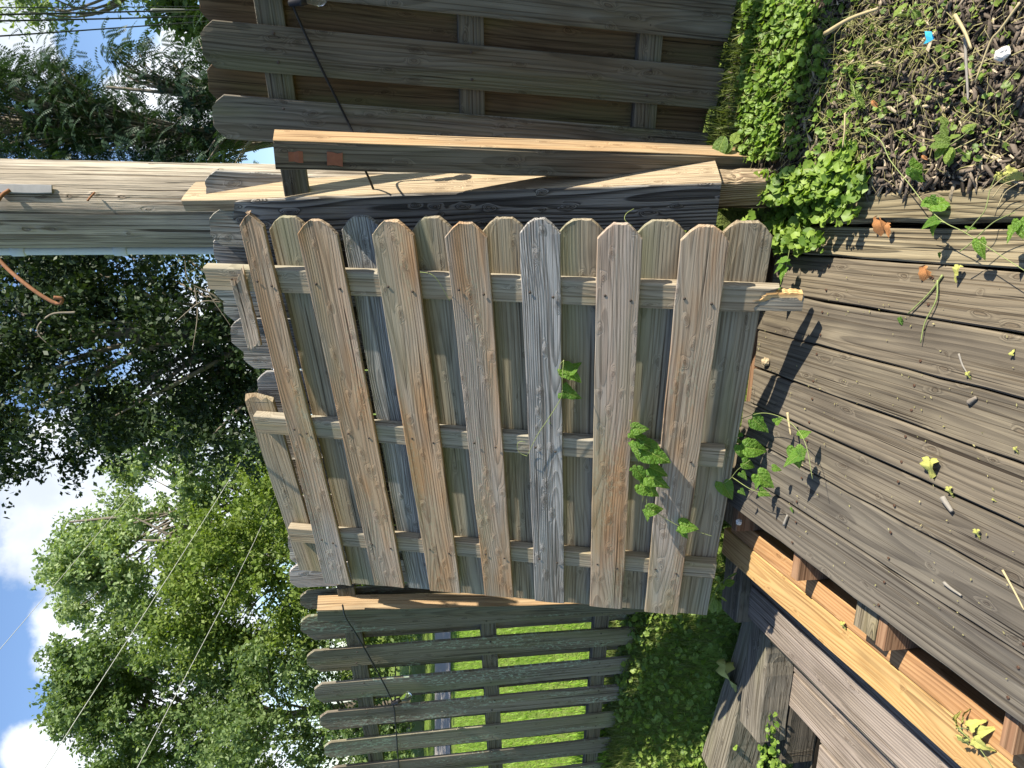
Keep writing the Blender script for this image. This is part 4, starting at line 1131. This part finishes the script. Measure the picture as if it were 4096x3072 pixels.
vine('grass_weed', 'tuft of narrow blades among the round leaved ground ivy', [[at_z(3470, 640, .08), at_z(3440, 660, .09)]],
     L2([(3480, 630, 3400, 680), (3460, 650, 3450, 720), (3470, 640, 3530, 610), (3450, 660, 3470, 690), (3490, 630, 3480, 690)], zb, UP), 13, meshes=[leaf_mesh('leaf', MAT['weed'], LANCE, .3, .2, seed=18)], cat='weed')
vine('wilted_vine', 'limp pale green clump lying on the yellow board', [[dk(1.33, 1.50, -.10), dk(1.30, 1.47, -.07), dk(1.27, 1.43, -.06)], [dk(1.30, 1.47, -.07), dk(1.33, 1.42, -.1), dk(1.36, 1.38, -.11)]],
     [(dk(1.30 + .02 * math.cos(i * 1.7), 1.455 + .03 * math.sin(i * 1.7), -.075 - .004 * i), dk(1.30 + .06 * math.cos(i * 1.7), 1.45 + .07 * math.sin(i * 1.7), -.095 - .003 * i), UP + DA * .3) for i in range(8)], 15,
     meshes=[leaf_mesh('leaf', MAT['wilt'], LOBED, .4, .6, .07, seed=19)], smat='stem')
vine('hanging_ivy', 'small trailing ivy over the deck board by the panel end', [[zb(3160, 990), zb(3150, 1040), zb(3140, 1090), zb(3115, 1150)], [zb(3150, 1040), zb(3120, 1070)]],
     L2([(3150, 1035, 3100, 1050), (3140, 1075, 3110, 1130), (3150, 1040, 3160, 1070), (3130, 1060, 3095, 1090), (3115, 1150, 3080, 1170)], zb, UP + SUN * .3), 16)

# loose leaves on the deck and timbers, each its own thing
CURL = [leaf_mesh('leaf', MAT['wilt'], LOBED, .5, .7, .09, seed=21), leaf_mesh('leaf', MAT['dry'], OVAL, .6, .8, .06, seed=22), leaf_mesh('leaf', MAT['leaf'], HEART, .4, .4, .06, seed=23)]
LOOSE = [('fallen_leaf', 'crumpled yellow green leaf in the middle of the deck boards', 0, (3720, 1840), (3680, 1935), .018, 0), ('fallen_leaf', 'wilted leaf with dry stalk near the edging plank', 0, (3835, 1065), (3765, 1110), .02, 0),
         ('fallen_leaf', 'orange withered leaf lowest on the edging plank', 1, (3700, 1060), (3690, 1150), .015, 0), ('fallen_leaf', 'rust orange leaf cluster on the tan plank', 1, (3520, 860), (3490, 960), .02, 0),
         ('fallen_leaf', 'second orange leaf crossing the cluster on the tan plank', 1, (3560, 890), (3500, 930), .025, 0), ('fallen_leaf', 'orange leaf lying on the dark mulch', 1, (3490, 400), (3530, 430), .13, 0),
         ('fallen_leaf', 'brown orange leaf beside the broad leaved weed', 1, (3690, 620), (3740, 640), .09, 0), ('fallen_leaf', 'small curled yellow leaf near the bottom right of the deck', 0, (3970, 1995), (4020, 2005), .01, 0),
         ('fallen_leaf', 'pale limp leaf on the tan plank', 2, (3760, 1010), (3745, 1030), .02, 0), ('fallen_leaf', 'yellow leaf at the right end of the deck seam', 0, (4060, 1790), (4090, 1815), .012, 0),
         ('fallen_leaf', 'narrow curled leaf at the far right deck board', 0, (4045, 1420), (4065, 1395), .012, 0), ('fallen_leaf', 'small yellow leaf beside the grey bark piece', 0, (3795, 1950), (3820, 1990), .012, 0),
         ('fallen_leaf', 'tiny pale leaf on the plank beside two twigs', 2, (3600, 1270), (3612, 1300), .01, 0), ('fallen_leaf', 'little leaf at the end of the deck twig', 0, (3870, 1490), (3895, 1520), .012, 0),
         ('fallen_leaf', 'pale green leaf on the deck edge above the joist', 2, (3165, 2030), (3175, 2050), .01, 0), ('fallen_leaf', 'torn leaf on the narrow yellow beam', 0, (3370, 2490), (3395, 2525), -.118, 0),
         ('fallen_leaf', 'long yellow green leaf lying over the mossy timber', 0, (2905, 2660), (2965, 2800), -.40, 0), ('fallen_leaf', 'withered leaf stuck at the deck end', 0, (3905, 2120), (3925, 2160), .01, 0)]
for nm, lab, k, a, b, z, _ in LOOSE:
    A = at_z(*a, z); B = same_depth(A, *b); B.z = max(z, A.z + (B.z - A.z) * .35); nn = UP + SUN * .2
    o = put_leaf(CURL[k], A, B - A, nn, (B - A).length * 1.05, None, nm)
    tag(o, lab, 'leaf', 'leaves fallen on wood and mulch')
STICKS = [('grey weathered bark piece on the lower deck', [(3770, 1990), (3790, 2020), (3808, 2046)], .008, .009, 'twig'), ('white peeled twig on the outer deck board', [(3775, 2330), (3805, 2355), (3845, 2382)], .006, .005, 'twig'),
          ('dark twig lying across the second deck board', [(3770, 1100), (3720, 1170), (3632, 1255)], .008, .003, 'stem'), ('forked green stalk on the second deck board', [(3750, 1120), (3745, 1200), (3700, 1290), (3682, 1372)], .012, .0025, 'stem'),
          ('short pale stalk beside the deck corner vine', [(3150, 1650), (3155, 1690), (3163, 1740)], .06, .005, 'stem_dry'), ('long pale straw at the bottom edge of the deck', [(4010, 2280), (4060, 2370), (4096, 2440)], .012, .003, 'stem_dry'),
          ('thin brown twig near the right deck knot', [(3835, 1415), (3850, 1460), (3870, 1495)], .006, .003, 'twig'), ('dark bark chip on the third deck board', [(3875, 1610), (3890, 1600), (3905, 1590)], .008, .008, 'bark'),
          ('thick straw stem lying on the mulch', [(3820, 60), (3860, 130), (3885, 195)], .17, .005, 'stem_dry'), ('pale split stalk near the top of the mulch', [(3300, 135), (3400, 75), (3510, 35)], .2, .007, 'stem_dry'),
          ('upright dry stem crossing the mulch', [(3860, 150), (3865, 260), (3870, 350), (3872, 400)], .13, .004, 'twig'), ('long thin dry stem at the far right mulch', [(4080, 10), (4000, 120), (3960, 170), (3900, 330)], .16, .003, 'stem_dry'),
          ('thin straw standing at the mulch middle', [(3380, 450), (3378, 520), (3370, 590)], .11, .003, 'stem_dry'), ('grey bark piece on the seam of the deck', [(3135, 2100), (3150, 2060)], .008, .006, 'twig')]
for lab, P, z, r, mt in STICKS:
    pts = curve_pts([at_z(*p, z) for p in P], 5); o = pts[0]
    w = link('twig', tube('twig', [p - o for p in pts], r, MAT[mt], 6, r * .6), T(o), label=lab, cat='twig')


def rock(name, p, s, mat, label, seed):
    rd = random.Random(seed); V = []; F = []; n1, n2 = 7, 9
    for i in range(n1 + 1):
        for k in range(n2):
            a = math.pi * i / n1; b = 2 * math.pi * k / n2; j = rd.uniform(.82, 1.12) if 0 < i < n1 else 1
            V.append((s[0] * j * math.sin(a) * math.cos(b), s[1] * j * math.sin(a) * math.sin(b), s[2] * j * math.cos(a)))
        if i:
            for k in range(n2): k2 = (k + 1) % n2; F.append(((i - 1) * n2 + k, i * n2 + k, i * n2 + k2, (i - 1) * n2 + k2))
    return link(name, mesh(name, V, F, mat), T(p), label=label, cat='stone')


rock('pebble', at_z(3062, 1447, .012), (.018, .022, .014), MAT['stone'], 'tan pebble on the deck end beside the panel', 1)
rock('pebble', at_z(2955, 2088, -.03), (.015, .014, .012), MAT['white_stone'], 'pale pebble on the first joist end', 2)
rock('rock', at_z(4010, 215, .14), (.015, .02, .012), MAT['white_stone'], 'white angular rock on the mulch', 3)
b = at_z(3738, 155, .17)
V = [(0, 0, 0), (.02, .005, .004), (.026, .018, .012), (.008, .022, .003), (-.006, .012, .01), (.012, .012, .016), (.0, .03, .006)]
link('plastic_scrap', mesh('plastic_scrap', V, [(0, 1, 5), (1, 2, 5), (2, 3, 5), (3, 4, 5), (4, 0, 5), (3, 6, 4), (0, 4, 3, 1)], MAT['blue']), T(b), label='scrap of bright blue plastic in the mulch', cat='litter')

# ------------------------------------------------------------------ stuff: chips, ground ivy, grass
rng = np.random.RandomState(12)


def frustum_pts(n, region, zf):
    """random ground points inside a picture region (x0,x1,y0,y1)"""
    out = []
    for _ in range(n):
        x = rng.uniform(region[0], region[1]); y = rng.uniform(region[2], region[3])
        p = at_z(x, y, .1)
        for _k in range(3): p = at_z(x, y, float(zf(p.x, p.y)))
        out.append(p)
    return out


def area_pts(n, x0, x1, y0, y1, keep):
    P = np.stack([rng.uniform(x0, x1, n), rng.uniform(y0, y1, n)], 1); k = keep(P[:, 0], P[:, 1]); P = P[k]
    return np.concatenate([P, ground_z(P[:, 0], P[:, 1])[:, None]], 1)


def la_of(x, y): return x * DA.x + y * DA.y
def lb_of(x, y): return x * DB.x + y * DB.y
def uf_of(x, y): return (x - FR.o.x) * FR.n.x + (y - FR.o.y) * FR.n.y


# mulch
P = area_pts(46000, .1, 2.2, .9, 3.0, lambda x, y: (la_of(x, y) < -.165) & (uf_of(x, y) > -.05) & (rng.uniform(size=len(x)) < .15 + .85 * smooth(.2, .75, uf_of(x, y))))
n = len(P); an = rng.uniform(0, 6.283, n); L = rng.gamma(2.4, .0105, n) + .010; Wd = np.minimum(L * rng.uniform(.10, .34, n), .013); Hh = Wd * rng.uniform(.25, .6, n)
tl = rng.normal(0, .28, n); ux = np.stack([np.cos(an) * np.cos(tl), np.sin(an) * np.cos(tl), np.sin(tl)], 1); uy = np.stack([-np.sin(an), np.cos(an), rng.normal(0, .3, n)], 1)
uy -= ux * (ux * uy).sum(1, keepdims=True); uy /= np.linalg.norm(uy, axis=1, keepdims=True); uz = np.cross(ux, uy)
P[:, 2] += rng.uniform(.0, .022, n)
cs = np.array([(-1, -.5, -1), (1, -.9, -1), (.8, .8, -1), (-.7, 1, -1), (-1.05, -.7, 1), (.8, -.5, 1), (1.1, .3, 1), (-.8, .9, 1)])
V = P[:, None] + cs[None, :, 0:1] * (ux * L[:, None] / 2)[:, None] + cs[None, :, 1:2] * (uy * Wd[:, None] / 2)[:, None] + cs[None, :, 2:3] * (uz * Hh[:, None] / 2)[:, None]
fq = np.array([(0, 3, 2, 1), (4, 5, 6, 7), (0, 1, 5, 4), (1, 2, 6, 5), (2, 3, 7, 6), (3, 0, 4, 7)])
F = (np.arange(n)[:, None, None] * 8 + fq[None]).reshape(-1, 4)
link('mulch', mesh_idx('mulch', V.reshape(-1, 3), F, MAT['chip']), I4, kind='stuff', label='dark wood chip mulch spread in the bed by the fence', cat='mulch')


def blades(name, P, h, w, mat, label, lean=.5, cat='grass', flat=0.0):
    n = len(P); an = rng.uniform(0, 6.283, n); ln = np.abs(rng.normal(0, lean, n)) + flat; hh = h * rng.uniform(.5, 1.4, n); d_ = np.stack([np.cos(an), np.sin(an), 0 * an], 1); s = np.stack([-np.sin(an), np.cos(an), 0 * an], 1) * (w / 2)
    up_ = np.array([0, 0, 1.0]); a = P; c1 = np.cos(np.clip(ln, 0, 1.5))[:, None]; s1 = np.sin(np.clip(ln, 0, 1.5))[:, None]
    m1 = a + (d_ * s1 + up_ * c1) * (hh * .55)[:, None]
    ln2 = np.clip(ln * 1.8, 0, 1.9); tip = m1 + (d_ * np.sin(ln2)[:, None] + up_ * np.cos(ln2)[:, None]) * (hh * .5)[:, None]
    q = np.stack([a - s, a + s, m1 + s * .8, m1 - s * .8], 1); q2 = np.stack([m1 - s * .8, m1 + s * .8, tip + s * .1, tip - s * .1], 1)
    V = np.concatenate([q, q2], 1).reshape(-1, 3)
    return link(name, mesh_np(name, V, 4, mat), I4, kind='stuff', label=label, cat=cat)


# round scalloped ground-ivy leaves
def round_leaves(name, P, size, mat, label, tilt=.45, updir=(.35, -.25, 1)):
    n = len(P); k = 11; N = unit(rng, n) * tilt + np.array(updir); N /= np.linalg.norm(N, axis=1, keepdims=True)
    a = unit(rng, n); a -= N * (a * N).sum(1, keepdims=True); a /= np.linalg.norm(a, axis=1, keepdims=True); b_ = np.cross(N, a)
    s = size * rng.uniform(.45, 1.2, n)
    th = np.linspace(.25, 2 * math.pi - .25, k); rad = np.where(np.arange(k) % 2 == 0, 1.0, .86) * (.85 + .15 * np.cos(th / 2 - math.pi / 2))
    V = [P[:, None]]
    ring = P[:, None] + (a[:, None] * np.cos(th)[None, :, None] + b_[:, None] * np.sin(th)[None, :, None]) * (rad[None, :, None] * s[:, None, None] * .5) + N[:, None] * (rng.uniform(.02, .22, (n, k, 1)) * s[:, None, None])
    V = np.concatenate([P[:, None], ring], 1)
    fq = np.array([(0, i + 1, i + 2) for i in range(k - 1)])
    F = (np.arange(n)[:, None, None] * (k + 1) + fq[None]).reshape(-1, 3)
    return link(name, mesh_idx(name, V.reshape(-1, 3), F, mat, True), I4, kind='stuff', label=label, cat='ground cover')


gz = lambda x, y: ground_z(x, y)


def px_scatter(boxes, lift=(0.0, .05), zf=gz):
    out = []
    for (x0, x1, y0, y1, n) in boxes:
        for p in frustum_pts(n, (x0, x1, y0, y1), zf): out.append((p.x, p.y, p.z + rng.uniform(*lift)))
    return np.array(out)


zdk = lambda x, y: np.maximum(ground_z(x, y), np.where(la_of(x, y) > -.16, np.where(lb_of(x, y) < 2.55, .02, -.02), -9))
P = px_scatter([(3080, 3300, 690, 900, 190), (3150, 3420, 680, 860, 250), (3250, 3520, 660, 800, 170), (3120, 3260, 880, 1000, 80), (3200, 3330, 930, 1010, 50), (3330, 3440, 620, 700, 40), (3400, 3460, 560, 640, 26),
                (2900, 3050, 820, 930, 60), (3100, 3180, 960, 1020, 24), (3300, 3480, 820, 900, 40)], (.015, .06), zdk)
round_leaves('ground_ivy', P, .040, MAT['ivy'], 'bright round scalloped ground ivy at the deck corner beside the broken post', .7)
P = px_scatter([(3000, 3120, 0, 560, 520), (3080, 3260, 0, 400, 520), (2990, 3080, 300, 640, 200), (3080, 3150, 420, 640, 180), (3200, 3330, 0, 300, 160), (3180, 3330, 420, 640, 70), (3300, 3500, 0, 600, 60)], (.01, .05))
round_leaves('ground_ivy', P, .030, MAT['ivy'], 'mixed low ground cover growing along the foot of the right fence', .6)
P = px_scatter([(2840, 3000, 0, 640, 1500), (2960, 3100, 0, 600, 700), (3100, 3300, 0, 500, 260), (3250, 3700, 0, 450, 240)], (0, .015))
blades('grass', P, .055, .0045, MAT['grass'], 'short grass along the foot of the shaded fence', .7)
P = px_scatter([(3150, 3500, 0, 700, 330), (3400, 4096, 0, 700, 200), (3000, 3200, 100, 640, 140), (3400, 3800, 0, 300, 180)], (.01, .03))
blades('dry_grass', P, .085, .0024, MAT['straw'], 'dry straw and thin stems strewn over the mulch', .8, 'dry grass', .8)
P = px_scatter([(3300, 4096, 0, 640, 260), (3250, 3600, 300, 640, 90)], (.015, .04))
round_leaves('leaf_litter', P, .020, MAT['weed'], 'small green leaf scraps scattered over the mulch', .7)
# lower lawn on the left, in front of the left fence and behind it
keep = lambda x, y: (la_of(x, y) > 1.2) & (lb_of(x, y) > 3.0) & (y < 4.9)
P = area_pts(52000, -3.6, -.3, 3.0, 4.9, keep)
blades('grass', P, .060, .005, MAT['grass'], 'shaded grass below the left fence beside the steps', .75)
P = area_pts(5200, -3.4, -.4, 3.0, 4.4, keep)
P[:, 2] += rng.uniform(.02, .06, len(P))
round_leaves('ground_cover', P, .040, MAT['weed'], 'low leafy weeds in the shade below the left fence', .6)
P = px_scatter([(2840, 2960, 2700, 3000, 60), (2750, 2900, 2850, 3072, 120), (3060, 3130, 2850, 3072, 80)], (.0, .05), lambda x, y: np.full_like(np.asarray(x, float), -.5))
round_leaves('moss_weed', P, .035, MAT['ivy'], 'sunlit small weeds along the mossy timbers of the steps', .6)
n = 60000
P = np.stack([rng.uniform(-9, 1, n), 4.6 + 10.5 * rng.uniform(0, 1, n) ** 1.6], 1); P = P[(P[:, 0] > -P[:, 1] * .62) & (P[:, 0] < 1)]
P = np.concatenate([P, ground_z(P[:, 0], P[:, 1])[:, None]], 1)
blades('lawn_grass', P, .07, .010, MAT['lawn'], 'bright lawn grass behind the left fence', .6)
# crumbs on the deck
n = 260
lab_ = np.stack([rng.uniform(.05, 1.09, n), rng.uniform(1.15, 2.6, n)], 1)
Pc = lab_[:, :1] * np.array(DA) + lab_[:, 1:] * np.array(DB) + np.array([0, 0, .008])
Q = leaf_quads(rng, Pc, .009, .0, .5); Q[:, 2] = .007 + (Q[:, 2] - .008) * .3
link('debris', mesh_np('debris', Q, 4, MAT['straw']), I4, kind='stuff', label='crumbs of dry leaf and straw scattered over the deck boards', cat='debris')
